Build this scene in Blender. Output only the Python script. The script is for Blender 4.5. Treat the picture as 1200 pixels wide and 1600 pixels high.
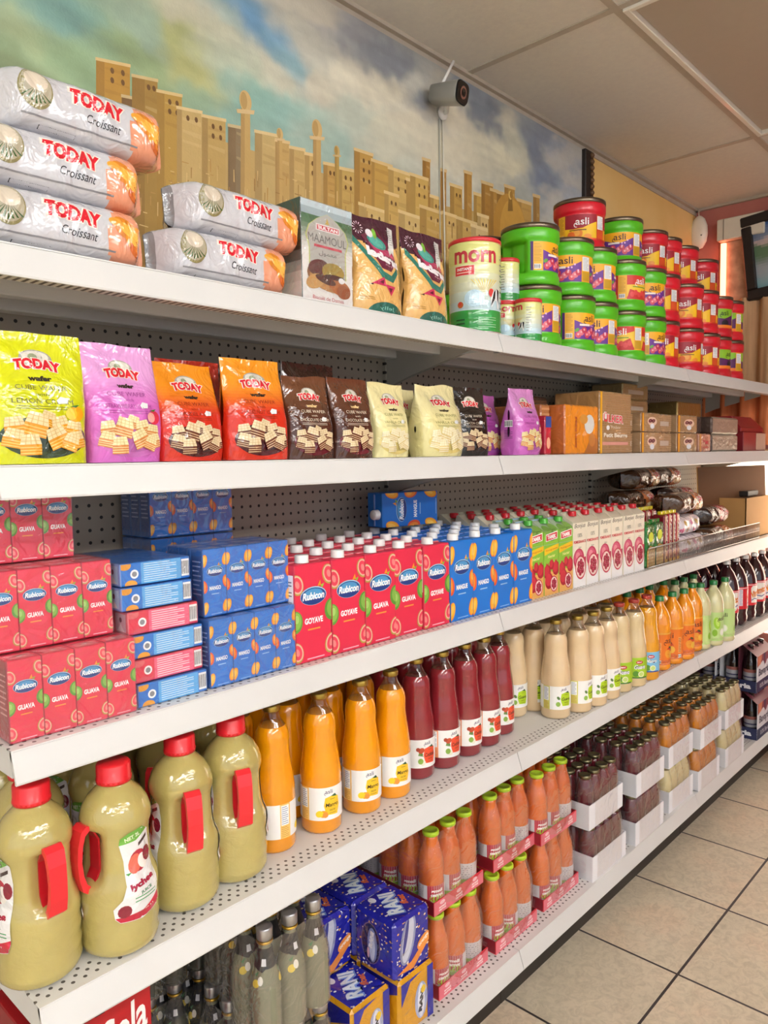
import bpy, bmesh, math, random
from mathutils import Vector, Matrix, noise
from mathutils.geometry import tessellate_polygon
random.seed(7)
for o in list(bpy.data.objects): bpy.data.objects.remove(o)
scn = bpy.context.scene
COL = scn.collection
# ------------------------------------------------------------------ camera
CZ = 1.478
FPX, PITCH, ROLL, YAW = 1187.98, .0746, -.015, .8224
CF = Vector((math.sin(YAW)*math.cos(PITCH), math.cos(YAW)*math.cos(PITCH), -math.sin(PITCH)))
_R = Vector((math.cos(YAW), -math.sin(YAW), 0)); _U = _R.cross(CF)
CR = _R*math.cos(ROLL) + _U*math.sin(ROLL); CU = -_R*math.sin(ROLL) + _U*math.cos(ROLL)
cam = bpy.data.cameras.new('camera'); camo = bpy.data.objects.new('camera', cam); COL.objects.link(camo)
cam.sensor_fit = 'VERTICAL'; cam.sensor_height = 36; cam.sensor_width = 27; cam.lens = FPX/1600*36; cam.clip_start = .02
camo.matrix_world = Matrix(((CR.x, CU.x, -CF.x, 0), (CR.y, CU.y, -CF.y, 0), (CR.z, CU.z, -CF.z, CZ), (0, 0, 0, 1)))
scn.camera = camo
# ------------------------------------------------------------------ world, light, exposure
w = bpy.data.worlds.new('world'); scn.world = w; w.use_nodes = True
w.node_tree.nodes['Background'].inputs[0].default_value = (.88, .94, 1, 1)
w.node_tree.nodes['Background'].inputs[1].default_value = .5
scn.view_settings.view_transform = 'Standard'; scn.view_settings.look = 'None'
scn.view_settings.gamma = 1; scn.view_settings.use_curve_mapping = False
scn.view_settings.exposure = 1.12
try: scn.cycles.transparent_max_bounces = 24
except Exception: pass
def area(name, loc, rot, sx, sy, power, col=(1, .96, .9)):
    l = bpy.data.lights.new(name, 'AREA'); l.shape = 'RECTANGLE'; l.size = sx; l.size_y = sy; l.energy = power; l.color = col
    o = bpy.data.objects.new(name, l); COL.objects.link(o); o.location = loc; o.rotation_euler = rot; return o
CEIL = 2.724
def Pix(px, py, axis, val):
    d = CF*FPX + CR*(px-600) - CU*(py-800)
    o = (0, 0, CZ)[axis]; t = (val-o)/d[axis]
    return Vector((0, 0, CZ)) + d*t
# ------------------------------------------------------------------ colours
def lin(c): return c/12.92 if c <= .04045 else ((c+.055)/1.055)**2.4
def H(s):
    if not isinstance(s, str): return s
    return tuple(lin(int(s[i:i+2], 16)/255) for i in (0, 2, 4))
def mix(a, b, t):
    a = H(a); b = H(b); return tuple(x+(y-x)*t for x, y in zip(a, b))
def smooth(a, b, x):
    t = max(0, min(1, (x-a)/(b-a))); return t*t*(3-2*t)
# ------------------------------------------------------------------ materials (all node based)
def newmat(n):
    m = bpy.data.materials.new(n); m.use_nodes = True; nt = m.node_tree
    return m, nt, nt.nodes, nt.links, nt.nodes['Principled BSDF']
def attr_mat(n, rough=.4, metal=0, coat=0, sss=0, bump=0, bscale=60, var=.04, spec=.5):
    m, nt, N, L, b = newmat(n)
    a = N.new('ShaderNodeAttribute'); a.attribute_name = 'Col'
    tc = N.new('ShaderNodeTexCoord'); nz = N.new('ShaderNodeTexNoise'); nz.inputs['Scale'].default_value = 35
    L.new(tc.outputs['Object'], nz.inputs['Vector'])
    hv = N.new('ShaderNodeHueSaturation'); mr = N.new('ShaderNodeMapRange')
    mr.inputs['To Min'].default_value = 1-var; mr.inputs['To Max'].default_value = 1+var
    L.new(nz.outputs['Fac'], mr.inputs['Value']); L.new(mr.outputs[0], hv.inputs['Value'])
    L.new(a.outputs['Color'], hv.inputs['Color']); L.new(hv.outputs[0], b.inputs['Base Color'])
    b.inputs['Roughness'].default_value = rough; b.inputs['Metallic'].default_value = metal
    b.inputs['Coat Weight'].default_value = coat; b.inputs['Coat Roughness'].default_value = .04
    b.inputs['Specular IOR Level'].default_value = spec
    if sss:
        b.inputs['Subsurface Weight'].default_value = sss; b.inputs['Subsurface Radius'].default_value = (.02, .012, .006)
    if bump:
        n2 = N.new('ShaderNodeTexNoise'); n2.inputs['Scale'].default_value = bscale; n2.inputs['Detail'].default_value = 3
        n2.inputs['Distortion'].default_value = 1.2
        L.new(tc.outputs['Object'], n2.inputs['Vector'])
        bp = N.new('ShaderNodeBump'); bp.inputs['Strength'].default_value = bump; bp.inputs['Distance'].default_value = .01
        L.new(n2.outputs['Fac'], bp.inputs['Height']); L.new(bp.outputs[0], b.inputs['Normal'])
        if coat: L.new(bp.outputs[0], b.inputs['Coat Normal'])
    return m
M = {}
M['paper'] = attr_mat('printed_board', .38)
M['matte'] = attr_mat('matte_paint', .75, var=.03)
M['plastic'] = attr_mat('moulded_plastic', .3, coat=.15, var=.02)
M['foil'] = attr_mat('printed_film_bag', .13, bump=.75, bscale=20, coat=.8, var=.03)
M['foilprint'] = attr_mat('bag_ink', .13, bump=.75, bscale=20, coat=.8, var=.02)
M['label'] = attr_mat('paper_label', .45, var=.02)
M['juice'] = attr_mat('juice_behind_glass', .12, coat=.9, bump=.03, bscale=90, var=.05)
M['cloudy'] = attr_mat('cloudy_juice_in_plastic', .1, coat=1, sss=.2, bump=.10, bscale=45, var=.07)
M['metal'] = attr_mat('bare_metal', .28, metal=.9, var=.03)
M['tin'] = attr_mat('lacquered_tin', .2, coat=.6, var=.02)
M['foil_silver'] = attr_mat('silver_foil', .3, metal=.55, bump=.5, bscale=40)
M['can'] = attr_mat('drink_can', .25, metal=.3, coat=.3)
M['wood'] = attr_mat('dark_wood', .5, bump=.1, bscale=30)
def clear_mat(n, tint, fac, rough, bump=0, bscale=30, haze=0.0):
    m, nt, N, L, b = newmat(n); N.remove(b)
    out = N['Material Output']; tr = N.new('ShaderNodeBsdfTransparent'); tr.inputs[0].default_value = (*tint, 1)
    gl = N.new('ShaderNodeBsdfGlossy'); gl.inputs['Roughness'].default_value = rough; gl.inputs[0].default_value = (1, 1, 1, 1)
    lw = N.new('ShaderNodeLayerWeight'); lw.inputs[0].default_value = .35
    mr = N.new('ShaderNodeMapRange'); mr.inputs['To Min'].default_value = fac; mr.inputs['To Max'].default_value = min(1, fac+.6)
    L.new(lw.outputs['Facing'], mr.inputs['Value'])
    pw = N.new('ShaderNodeMath'); pw.operation = 'MULTIPLY'; L.new(mr.outputs[0], pw.inputs[0]); pw.inputs[1].default_value = .8
    mx = N.new('ShaderNodeMixShader'); L.new(pw.outputs[0], mx.inputs[0]); L.new(tr.outputs[0], mx.inputs[1]); L.new(gl.outputs[0], mx.inputs[2])
    last = mx
    if haze:
        df = N.new('ShaderNodeBsdfDiffuse'); df.inputs[0].default_value = (.9, .88, .88, 1)
        m2 = N.new('ShaderNodeMixShader'); m2.inputs[0].default_value = haze
        L.new(mx.outputs[0], m2.inputs[1]); L.new(df.outputs[0], m2.inputs[2]); last = m2
    if bump:
        tc = N.new('ShaderNodeTexCoord'); n2 = N.new('ShaderNodeTexNoise'); n2.inputs['Scale'].default_value = bscale
        n2.inputs['Detail'].default_value = 2; n2.inputs['Distortion'].default_value = 1.5; L.new(tc.outputs['Object'], n2.inputs['Vector'])
        bp = N.new('ShaderNodeBump'); bp.inputs['Strength'].default_value = bump; bp.inputs['Distance'].default_value = .01
        L.new(n2.outputs['Fac'], bp.inputs['Height']); L.new(bp.outputs[0], gl.inputs['Normal']); L.new(bp.outputs[0], lw.inputs['Normal'])
    L.new(last.outputs[0], out.inputs[0]); return m
M['glass'] = clear_mat('clear_bottle_glass', (.86, .84, .8), .06, .05)
M['film'] = clear_mat('shrink_film', (.98, .97, .97), .03, .1, bump=.8, bscale=20, haze=.018)
M['filmclear'] = clear_mat('thin_clear_wrap', (.98, .98, .98), .03, .1, bump=.6, bscale=22, haze=.025)
def emit_mat(n, col, s):
    m, nt, N, L, b = newmat(n); b.inputs['Base Color'].default_value = (*col, 1)
    b.inputs['Emission Color'].default_value = (*col, 1); b.inputs['Emission Strength'].default_value = s; return m
M['tube'] = emit_mat('fluorescent_tube', (1, .99, 1), 19)
M['neon'] = emit_mat('red_neon', (1, .24, .12), 3.0)
M['daylight'] = emit_mat('bright_window_pane', (1, .86, .7), 1.6)
def math_node(N, L, op, a, b=None, c=None):
    n = N.new('ShaderNodeMath'); n.operation = op
    for i, x in enumerate((a, b, c)):
        if x is None: continue
        if isinstance(x, (int, float)): n.inputs[i].default_value = x
        else: L.new(x, n.inputs[i])
    return n.outputs[0]
def dots_mat(n, base, dark, axes, pitch, rad, rows=None, stagger=False, rough=.5):
    """painted steel with real-looking round punched holes laid out on a grid (object = world coordinates)"""
    m, nt, N, L, b = newmat(n)
    tc = N.new('ShaderNodeTexCoord'); sp = N.new('ShaderNodeSeparateXYZ'); L.new(tc.outputs['Object'], sp.inputs[0])
    f = lambda *a: math_node(N, L, *a)
    u = sp.outputs[axes[0]]; v = sp.outputs[axes[1]]
    vv = f('DIVIDE', v, pitch[1]); row = f('FLOOR', vv)
    uu = f('DIVIDE', u, pitch[0])
    if stagger: uu = f('ADD', uu, f('MULTIPLY', row, .5))
    fu = f('SUBTRACT', f('FRACT', uu), .5); fv = f('SUBTRACT', f('FRACT', vv), .5)
    du = f('MULTIPLY', fu, pitch[0]); dv = f('MULTIPLY', fv, pitch[1])
    d = f('SQRT', f('ADD', f('MULTIPLY', du, du), f('MULTIPLY', dv, dv)))
    k = f('LESS_THAN', d, rad)
    if rows:
        k = f('MULTIPLY', k, f('MULTIPLY', f('GREATER_THAN', v, rows[0]), f('LESS_THAN', v, rows[1])))
    nz = N.new('ShaderNodeTexNoise'); nz.inputs['Scale'].default_value = 6; nz.inputs['Detail'].default_value = 4; L.new(tc.outputs['Object'], nz.inputs['Vector'])
    mr = N.new('ShaderNodeMapRange'); mr.inputs['To Min'].default_value = .93; mr.inputs['To Max'].default_value = 1.05; L.new(nz.outputs['Fac'], mr.inputs['Value'])
    hv = N.new('ShaderNodeHueSaturation'); hv.inputs['Color'].default_value = (*H(base), 1); L.new(mr.outputs[0], hv.inputs['Value'])
    mx = N.new('ShaderNodeMix'); mx.data_type = 'RGBA'; L.new(k, mx.inputs['Factor']); L.new(hv.outputs[0], mx.inputs['A']); mx.inputs['B'].default_value = (*H(dark), 1)
    L.new(mx.outputs['Result'], b.inputs['Base Color']); b.inputs['Roughness'].default_value = rough
    return m
# ------------------------------------------------------------------ mesh builder
class MB:
    def __init__(s): s.v = []; s.f = []; s.c = []; s.m = []; s.s = []
    def add(s, vs, fs, col, mat=0, sm=False):
        b = len(s.v); s.v += [tuple(v) for v in vs]
        per = isinstance(col, list)
        for i, f in enumerate(fs):
            s.f.append([b+k for k in f]); s.c.append(H(col[i]) if per else H(col)); s.m.append(mat); s.s.append(sm)
    def box(s, x0, x1, y0, y1, z0, z1, col, bev=0.0, mat=0, cols=None):
        """chamfered box; cols may override by face: -x +x -y +y -z +z"""
        cols = cols or {}; cf = [cols.get(k, col) for k in ('-x', '+x', '-y', '+y', '-z', '+z')]
        bev = min(bev, (x1-x0)*.49, (y1-y0)*.49, (z1-z0)*.49)
        X = (x0, x1); Y = (y0, y1); Z = (z0, z1)
        if bev <= 0:
            vs = [(X[i], Y[j], Z[k]) for i in (0, 1) for j in (0, 1) for k in (0, 1)]
            fs = [(0, 1, 3, 2), (4, 6, 7, 5), (0, 4, 5, 1), (2, 3, 7, 6), (0, 2, 6, 4), (1, 5, 7, 3)]
            s.add(vs, fs, cf, mat); return
        vs = []; idx = {}
        for i in (0, 1):
            for j in (0, 1):
                for k in (0, 1):
                    p = (X[i], Y[j], Z[k]); q = (X[i]+(bev if i == 0 else -bev), Y[j]+(bev if j == 0 else -bev), Z[k]+(bev if k == 0 else -bev))
                    for a in range(3):
                        idx[i, j, k, a] = len(vs); vs.append(tuple(p[t] if t == a else q[t] for t in range(3)))
        fs = []; fc = []
        def F(ids, c):
            a, b_, c_ = (Vector(vs[t]) for t in ids[:3]); n = (b_-a).cross(c_-a)
            ctr = sum((Vector(vs[t]) for t in ids), Vector())/len(ids) - Vector(((x0+x1)/2, (y0+y1)/2, (z0+z1)/2))
            fs.append(ids if n.dot(ctr) > 0 else ids[::-1]); fc.append(c)
        for a in range(3):
            o1, o2 = [t for t in range(3) if t != a]
            for side in (0, 1):
                ids = []
                for p, q in ((0, 0), (1, 0), (1, 1), (0, 1)):
                    k = [0]*3; k[a] = side; k[o1] = p; k[o2] = q; ids.append(idx[(*k, a)])
                F(ids, cf[a*2+side])
            for p in (0, 1):
                for q in (0, 1):
                    k0 = [0]*3; k0[o1] = p; k0[o2] = q; k1 = list(k0); k1[a] = 1
                    F([idx[(*k0, o1)], idx[(*k0, o2)], idx[(*k1, o2)], idx[(*k1, o1)]], cf[o1*2+p])
        for i in (0, 1):
            for j in (0, 1):
                for k in (0, 1): F([idx[i, j, k, 0], idx[i, j, k, 1], idx[i, j, k, 2]], cf[i])
        s.add(vs, fs, fc, mat)
    def lathe(s, prof, col, n=24, mat=0, cx=0, cy=0, cz=0, sm=True, sq=None, cap0=True, cap1=True):
        """prof: list of (r, z) or (r, z, colour); duplicate a point for a hard edge"""
        b = len(s.v); L_ = len(prof)
        for p in prof:
            for i in range(n):
                a = 2*math.pi*i/n; r = p[0]
                k = sq(a, p[1]) if sq else 1
                s.v.append((cx+r*k*math.sin(a), cy-r*k*math.cos(a), cz+p[1]))
        for j in range(L_-1):
            if abs(prof[j][0]-prof[j+1][0]) + abs(prof[j][1]-prof[j+1][1]) < 1e-7: continue
            c = prof[j][2] if len(prof[j]) > 2 else col
            for i in range(n):
                k = (i+1) % n
                s.f.append([b+j*n+i, b+j*n+k, b+(j+1)*n+k, b+(j+1)*n+i]); s.c.append(H(c)); s.m.append(mat); s.s.append(sm)
        if cap0 and prof[0][0] > 1e-5: s.f.append([b+i for i in range(n)][::-1]); s.c.append(H(prof[0][2] if len(prof[0]) > 2 else col)); s.m.append(mat); s.s.append(False)
        if cap1 and prof[-1][0] > 1e-5: s.f.append([b+(L_-1)*n+i for i in range(n)]); s.c.append(H(prof[-1][2] if len(prof[-1]) > 2 else col)); s.m.append(mat); s.s.append(False)
    def grid(s, fn, nu, nv, col, mat=0, sm=True, wrap=False):
        """fn(i/nu, j/nv) -> point;  col(i/nu, j/nv) -> colour"""
        b = len(s.v); cu = nu if wrap else nu+1
        for j in range(nv+1):
            for i in range(cu): s.v.append(tuple(fn(i/nu, j/nv)))
        for j in range(nv):
            for i in range(nu):
                k = (i+1) % cu
                s.f.append([b+j*cu+i, b+j*cu+k, b+(j+1)*cu+k, b+(j+1)*cu+i])
                s.c.append(H(col((i+.5)/nu, (j+.5)/nv)) if callable(col) else H(col)); s.m.append(mat); s.s.append(sm)
    def tube(s, pts, r, col, n=8, mat=0):
        b = len(s.v); pts = [Vector(p) for p in pts]
        for i, p in enumerate(pts):
            t = (pts[min(i+1, len(pts)-1)]-pts[max(i-1, 0)]).normalized()
            u = t.cross(Vector((0, 0, 1)));
            if u.length < .05: u = t.cross(Vector((1, 0, 0)))
            u.normalize(); w_ = t.cross(u)
            for k in range(n):
                a = 2*math.pi*k/n; s.v.append(tuple(p+(u*math.cos(a)+w_*math.sin(a))*r))
        for i in range(len(pts)-1):
            for k in range(n):
                q = (k+1) % n; s.f.append([b+i*n+k, b+(i+1)*n+k, b+(i+1)*n+q, b+i*n+q]); s.c.append(H(col)); s.m.append(mat); s.s.append(True)
        s.f.append([b+k for k in range(n)]); s.c.append(H(col)); s.m.append(mat); s.s.append(False)
        s.f.append([b+(len(pts)-1)*n+k for k in range(n)][::-1]); s.c.append(H(col)); s.m.append(mat); s.s.append(False)
    def build(s, name, mats, parent=None, merge=False):
        me = bpy.data.meshes.new(name); me.from_pydata(s.v, [], s.f)
        if not isinstance(mats, (list, tuple)): mats = [mats]
        for m in mats: me.materials.append(M[m] if isinstance(m, str) else m)
        me.polygons.foreach_set('material_index', s.m); me.polygons.foreach_set('use_smooth', s.s)
        at = me.color_attributes.new('Col', 'FLOAT_COLOR', 'CORNER')
        buf = []
        for f, c in zip(s.f, s.c): buf += [c[0], c[1], c[2], 1.0]*len(f)
        at.data.foreach_set('color', buf)
        me.update()
        if merge:
            bm = bmesh.new(); bm.from_mesh(me); bmesh.ops.remove_doubles(bm, verts=bm.verts, dist=1e-6); bm.to_mesh(me); bm.free()
        o = bpy.data.objects.new(name, me); COL.objects.link(o)
        if parent: o.parent = parent
        return o
# ------------------------------------------------------------------ flat artwork -> triangles on any surface
_tc = {}
def glyphs(txt, bold=0, shear=0):
    k = (txt, bold, shear)
    if k in _tc: return _tc[k]
    cu = bpy.data.curves.new('t', 'FONT'); cu.body = txt; cu.size = 1; cu.offset = bold; cu.shear = shear; cu.resolution_u = 3; cu.fill_mode = 'FRONT'
    o = bpy.data.objects.new('t', cu); COL.objects.link(o)
    bpy.context.view_layer.update()
    me = o.evaluated_get(bpy.context.evaluated_depsgraph_get()).to_mesh()
    me.calc_loop_triangles()
    V = [v.co.copy() for v in me.vertices]
    T = [[(V[i].x, V[i].y) for i in t.vertices] for t in me.loop_triangles]
    bpy.data.objects.remove(o); bpy.data.curves.remove(cu)
    if T:
        xs = [p[0] for t in T for p in t]; ys = [p[1] for t in T for p in t]; bb = (min(xs), max(xs), min(ys), max(ys))
    else: bb = (0, 1, 0, 1)
    _tc[k] = (T, bb); return _tc[k]
class Art:
    def __init__(s, clip=None): s.t = []; s.clip = clip; s.bb = []
    def _layer(s, polys):
        """lowest layer above every earlier shape it overlaps; appends the polygons"""
        if not polys: return
        xs = [p[0] for q in polys for p in q[0]]; ys = [p[1] for q in polys for p in q[0]]; b = (min(xs), max(xs), min(ys), max(ys)); k = 0
        for c in s.bb:
            if c[0] < b[1] and c[1] > b[0] and c[2] < b[3] and c[3] > b[2] and c[4] > k: k = c[4]
        s.bb.append((*b, k+1)); s.t += [(q[0], q[1], k+1) for q in polys]
    def _clip(s, pts):
        if not s.clip: return pts
        x0, y0, x1, y1 = s.clip
        for ax, lim, sg in ((0, x0, 1), (0, x1, -1), (1, y0, 1), (1, y1, -1)):
            out = []
            for i in range(len(pts)):
                a, b = pts[i-1], pts[i]; da = (a[ax]-lim)*sg; db = (b[ax]-lim)*sg
                if (da >= 0) != (db >= 0):
                    t = da/(da-db); out.append((a[0]+(b[0]-a[0])*t, a[1]+(b[1]-a[1])*t))
                if db >= 0: out.append(b)
            pts = out
            if len(pts) < 3: return []
        return pts
    def poly(s, pts, c):
        pts = s._clip(list(pts))
        if len(pts) < 3: return s
        s._layer([([pts[i] for i in t], H(c)) for t in tessellate_polygon([[Vector((p[0], p[1], 0)) for p in pts]])])
        return s
    def rect(s, x0, y0, x1, y1, c): return s.poly([(x0, y0), (x1, y0), (x1, y1), (x0, y1)], c)
    def ell(s, cx, cy, rx, ry, c, n=18, rot=0, a0=0, a1=360):
        ca, sa = math.cos(math.radians(rot)), math.sin(math.radians(rot)); P = []
        m = n if a1-a0 == 360 else n+1
        for i in range(m):
            a = math.radians(a0+(a1-a0)*i/n); x, y = rx*math.cos(a), ry*math.sin(a); P.append((cx+x*ca-y*sa, cy+x*sa+y*ca))
        return s.poly(P, c)
    def text(s, txt, x, y, h, c, w=None, bold=0, shear=0, rot=0, arch=0, mirror=False):
        """centred at x, y; h = glyph height; w = fitted width"""
        buf = []; T, bb = glyphs(txt, bold, shear); gw = bb[1]-bb[0]; gh = bb[3]-bb[2]
        sy = h/gh; sx = (w/gw) if w else sy; ca, sa = math.cos(math.radians(rot)), math.sin(math.radians(rot))
        for t in T:
            q = []
            for px, py in t:
                a = (px-(bb[0]+bb[1])/2)*sx*(-1 if mirror else 1); b = (py-(bb[2]+bb[3])/2)*sy
                if arch: b += arch*(1-(2*a/(gw*sx))**2)
                q.append((x+a*ca-b*sa, y+a*sa+b*ca))
            q = s._clip(q)
            for i in range(1, len(q)-1): buf.append(([q[0], q[i], q[i+1]], H(c)))
        s._layer(buf)
        return s
    def lines(s, x0, x1, y0, y1, n, c, t=.3):
        """rows of fine print drawn as thin bars"""
        st = (y1-y0)/n
        for i in range(n):
            y = y0+st*(i+.5); xe = x1-(x1-x0)*(.25 if i % 3 == 2 else .05); s.rect(x0, y-st*t/2, xe, y+st*t/2, c)
        return s
    def bars(s, x0, x1, y0, y1, n=14, c='202020', bg='f4f4f4'):
        s.rect(x0, y0, x1, y1, bg); w_ = (x1-x0)/(n*1.3)
        for i in range(n): s.rect(x0+w_*(.4+i*1.25), y0+(y1-y0)*.12, x0+w_*(.4+i*1.25)+w_*(.5 if i % 3 else .8), y1-(y1-y0)*.12, c)
        return s
    def emit(s, mb, fn, maxe=None, eps=None, base=3e-4, mat=0, sm=True):
        eps = 1.1e-4 if maxe else 5e-5
        for tri, c, k in s.t:
            st = [tri]
            while st:
                t = st.pop()
                if maxe:
                    e = [(math.dist(t[i], t[(i+1) % 3]), i) for i in range(3)]; l, i = max(e)
                    if l > maxe:
                        a, b, d = t[i], t[(i+1) % 3], t[(i+2) % 3]; m_ = ((a[0]+b[0])/2, (a[1]+b[1])/2)
                        st += [[a, m_, d], [m_, b, d]]; continue
                ar = (t[1][0]-t[0][0])*(t[2][1]-t[0][1])-(t[2][0]-t[0][0])*(t[1][1]-t[0][1])
                if ar < 0: t = [t[0], t[2], t[1]]
                mb.add([fn(p[0], p[1], base+k*eps) for p in t], [(0, 1, 2)], c, mat, sm)
def m_front(x0, y, z0): return lambda u, v, o: (x0+u, y-o, z0+v)            # faces -Y
def m_left(x, y1, z0): return lambda u, v, o: (x-o, y1-u, z0+v)            # faces -X, u runs towards the viewer side
def m_top(x0, y0, z): return lambda u, v, o: (x0+u, y0+v, z+o)
def m_cyl(R, z0=0, a0=0, rf=None, cx=0, cy=0):
    def f(u, v, o):
        a = a0+u/R; r = (rf(z0+v) if rf else R)+o
        return (cx+r*math.sin(a), cy-r*math.cos(a), z0+v)
    return f
# ------------------------------------------------------------------ scene bookkeeping
def thing(name, label, cat, loc=(0, 0, 0), rz=0, group=None):
    o = bpy.data.objects.new(name, None); COL.objects.link(o); o.empty_display_size = .05
    o.location = loc; o.rotation_euler = (0, 0, rz); o['label'] = label; o['category'] = cat
    if group: o['group'] = group
    return o
def tag(o, label, cat, group=None, kind=None):
    o['label'] = label; o['category'] = cat
    if group: o['group'] = group
    if kind: o['kind'] = kind
    return o
def struct(o): o['kind'] = 'structure'; return o
KIDS = {}
def kids(o):
    if o.name not in KIDS: KIDS[o.name] = [c for c in COL.objects if c.parent == o]
    return KIDS[o.name]
class Proto:
    def __init__(s, root): s.root = root; s.used = False; s.tree = s.collect(root)
    def collect(s, o): return (o, [s.collect(c) for c in kids(o)])
    def dup(s, node, parent=None):
        o, ch = node; c = o.copy(); COL.objects.link(c)
        if parent: c.parent = parent
        for x in ch: s.dup(x, c)
        return c
    def put(s, loc, rz=0, label=None, group=None, scale=None, rot=None, cat=None):
        if not s.used: o = s.root; s.used = True
        else: o = s.dup(s.tree)
        o.location = loc; o.rotation_euler = rot if rot else (0, 0, rz)
        if scale: o.scale = (scale, scale, scale) if isinstance(scale, (int, float)) else scale
        if label: o['label'] = label
        if cat: o['category'] = cat
        if group: o['group'] = group
        elif 'group' in o.keys(): del o['group']
        return o
ORD = ['first', 'second', 'third', 'fourth', 'fifth', 'sixth', 'seventh', 'eighth', 'ninth', 'tenth', 'eleventh', 'twelfth']
"""SHELF HEIGHTS"""
Z1, Z2, Z3, Z4, Z5 = 1.779, 1.472, 1.067, .710, .177
YF = {1: 1.106, 2: 1.106, 3: 1.106, 4: 1.052, 5: 1.047}
XJ = [.405, 1.624, 2.843, 4.062]
YB, YW, XW = 1.492, 1.56, 4.10
# ================================================================== THE ROOM
def room_mat_floor():
    m, nt, N, L, b = newmat('floor_tiles')
    tc = N.new('ShaderNodeTexCoord'); sp = N.new('ShaderNodeSeparateXYZ'); L.new(tc.outputs['Object'], sp.inputs[0])
    f = lambda *a: math_node(N, L, *a)
    S = .406; X0 = 2.053-S*10; Y0 = .799-S*10
    u = f('DIVIDE', f('SUBTRACT', sp.outputs[0], X0), S); v = f('DIVIDE', f('SUBTRACT', sp.outputs[1], Y0), S)
    fu = f('FRACT', u); fv = f('FRACT', v)
    g = .009
    du = f('MINIMUM', fu, f('SUBTRACT', 1, fu)); dv = f('MINIMUM', fv, f('SUBTRACT', 1, fv))
    grout = f('LESS_THAN', f('MINIMUM', du, dv), g)
    cv = N.new('ShaderNodeCombineXYZ'); L.new(f('FLOOR', u), cv.inputs[0]); L.new(f('FLOOR', v), cv.inputs[1])
    wn = N.new('ShaderNodeTexWhiteNoise'); wn.noise_dimensions = '3D'; L.new(cv.outputs[0], wn.inputs['Vector'])
    va = N.new('ShaderNodeVectorMath'); va.operation = 'ADD'; L.new(tc.outputs['Object'], va.inputs[0]); L.new(wn.outputs['Color'], va.inputs[1])
    n1 = N.new('ShaderNodeTexNoise'); n1.inputs['Scale'].default_value = 3.2; n1.inputs['Detail'].default_value = 6; n1.inputs['Roughness'].default_value = .6; L.new(va.outputs[0], n1.inputs['Vector'])
    n2 = N.new('ShaderNodeTexNoise'); n2.inputs['Scale'].default_value = 34; n2.inputs['Detail'].default_value = 5; n2.inputs['Roughness'].default_value = .7; n2.inputs['Distortion'].default_value = 1.4; L.new(tc.outputs['Object'], n2.inputs['Vector'])
    r1 = N.new('ShaderNodeValToRGB'); r1.color_ramp.elements[0].position = .3; r1.color_ramp.elements[0].color = (*H('d0c4ac'), 1)
    r1.color_ramp.elements[1].position = .72; r1.color_ramp.elements[1].color = (*H('e2caae'), 1); e = r1.color_ramp.elements.new(.5); e.color = (*H('dacdb4'), 1)
    L.new(n1.outputs['Fac'], r1.inputs[0])
    r2 = N.new('ShaderNodeValToRGB'); r2.color_ramp.elements[0].position = .36; r2.color_ramp.elements[0].color = (.62, .6, .57, 1); r2.color_ramp.elements[1].position = .58; r2.color_ramp.elements[1].color = (1, 1, 1, 1)
    L.new(n2.outputs['Fac'], r2.inputs[0])
    mu = N.new('ShaderNodeMix'); mu.data_type = 'RGBA'; mu.blend_type = 'MULTIPLY'; mu.inputs['Factor'].default_value = .5
    L.new(r1.outputs[0], mu.inputs['A']); L.new(r2.outputs[0], mu.inputs['B'])
    mg = N.new('ShaderNodeMix'); mg.data_type = 'RGBA'; L.new(grout, mg.inputs['Factor']); L.new(mu.outputs['Result'], mg.inputs['A']); mg.inputs['B'].default_value = (*H('3b3433'), 1)
    L.new(mg.outputs['Result'], b.inputs['Base Color']); b.inputs['Roughness'].default_value = .5
    bp = N.new('ShaderNodeBump'); bp.inputs['Strength'].default_value = .25; bp.inputs['Distance'].default_value = .003
    L.new(f('SUBTRACT', n2.outputs['Fac'], grout), bp.inputs['Height']); L.new(bp.outputs[0], b.inputs['Normal'])
    return m
def noise_mat(n, c1, c2, scale=8, rough=.8, bump=.05, stretch=(1, 1, 1), detail=4, metal=0):
    m, nt, N, L, b = newmat(n); tc = N.new('ShaderNodeTexCoord'); mp = N.new('ShaderNodeMapping'); mp.inputs['Scale'].default_value = stretch
    L.new(tc.outputs['Object'], mp.inputs[0]); nz = N.new('ShaderNodeTexNoise'); nz.inputs['Scale'].default_value = scale; nz.inputs['Detail'].default_value = detail
    L.new(mp.outputs[0], nz.inputs['Vector']); r = N.new('ShaderNodeValToRGB'); r.color_ramp.elements[0].color = (*H(c1), 1); r.color_ramp.elements[1].color = (*H(c2), 1)
    r.color_ramp.elements[0].position = .3; r.color_ramp.elements[1].position = .7
    L.new(nz.outputs['Fac'], r.inputs[0]); L.new(r.outputs[0], b.inputs['Base Color']); b.inputs['Roughness'].default_value = rough; b.inputs['Metallic'].default_value = metal
    bp = N.new('ShaderNodeBump'); bp.inputs['Strength'].default_value = bump; bp.inputs['Distance'].default_value = .01; L.new(nz.outputs['Fac'], bp.inputs['Height']); L.new(bp.outputs[0], b.inputs['Normal'])
    return m
M['floor'] = room_mat_floor()
M['ceiling'] = noise_mat('ceiling_tile_vinyl', 'd8d4cc', 'dedad0', 60, .8, .08)
M['tbar'] = noise_mat('ceiling_grid_paint', 'b3aa9c', 'beb4a5', 20, .5, 0)
M['yellow'] = noise_mat('ochre_wall_paint', 'e9c178', 'efcb86', 5, .75, .05)
M['pink'] = noise_mat('dusky_pink_wall_paint', 'b4685f', 'c07a6e', 6, .8, .05)
M['cream_wall'] = noise_mat('cream_wall_paint', 'd8cdb8', 'e0d6c2', 4, .8, .05)
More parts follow.
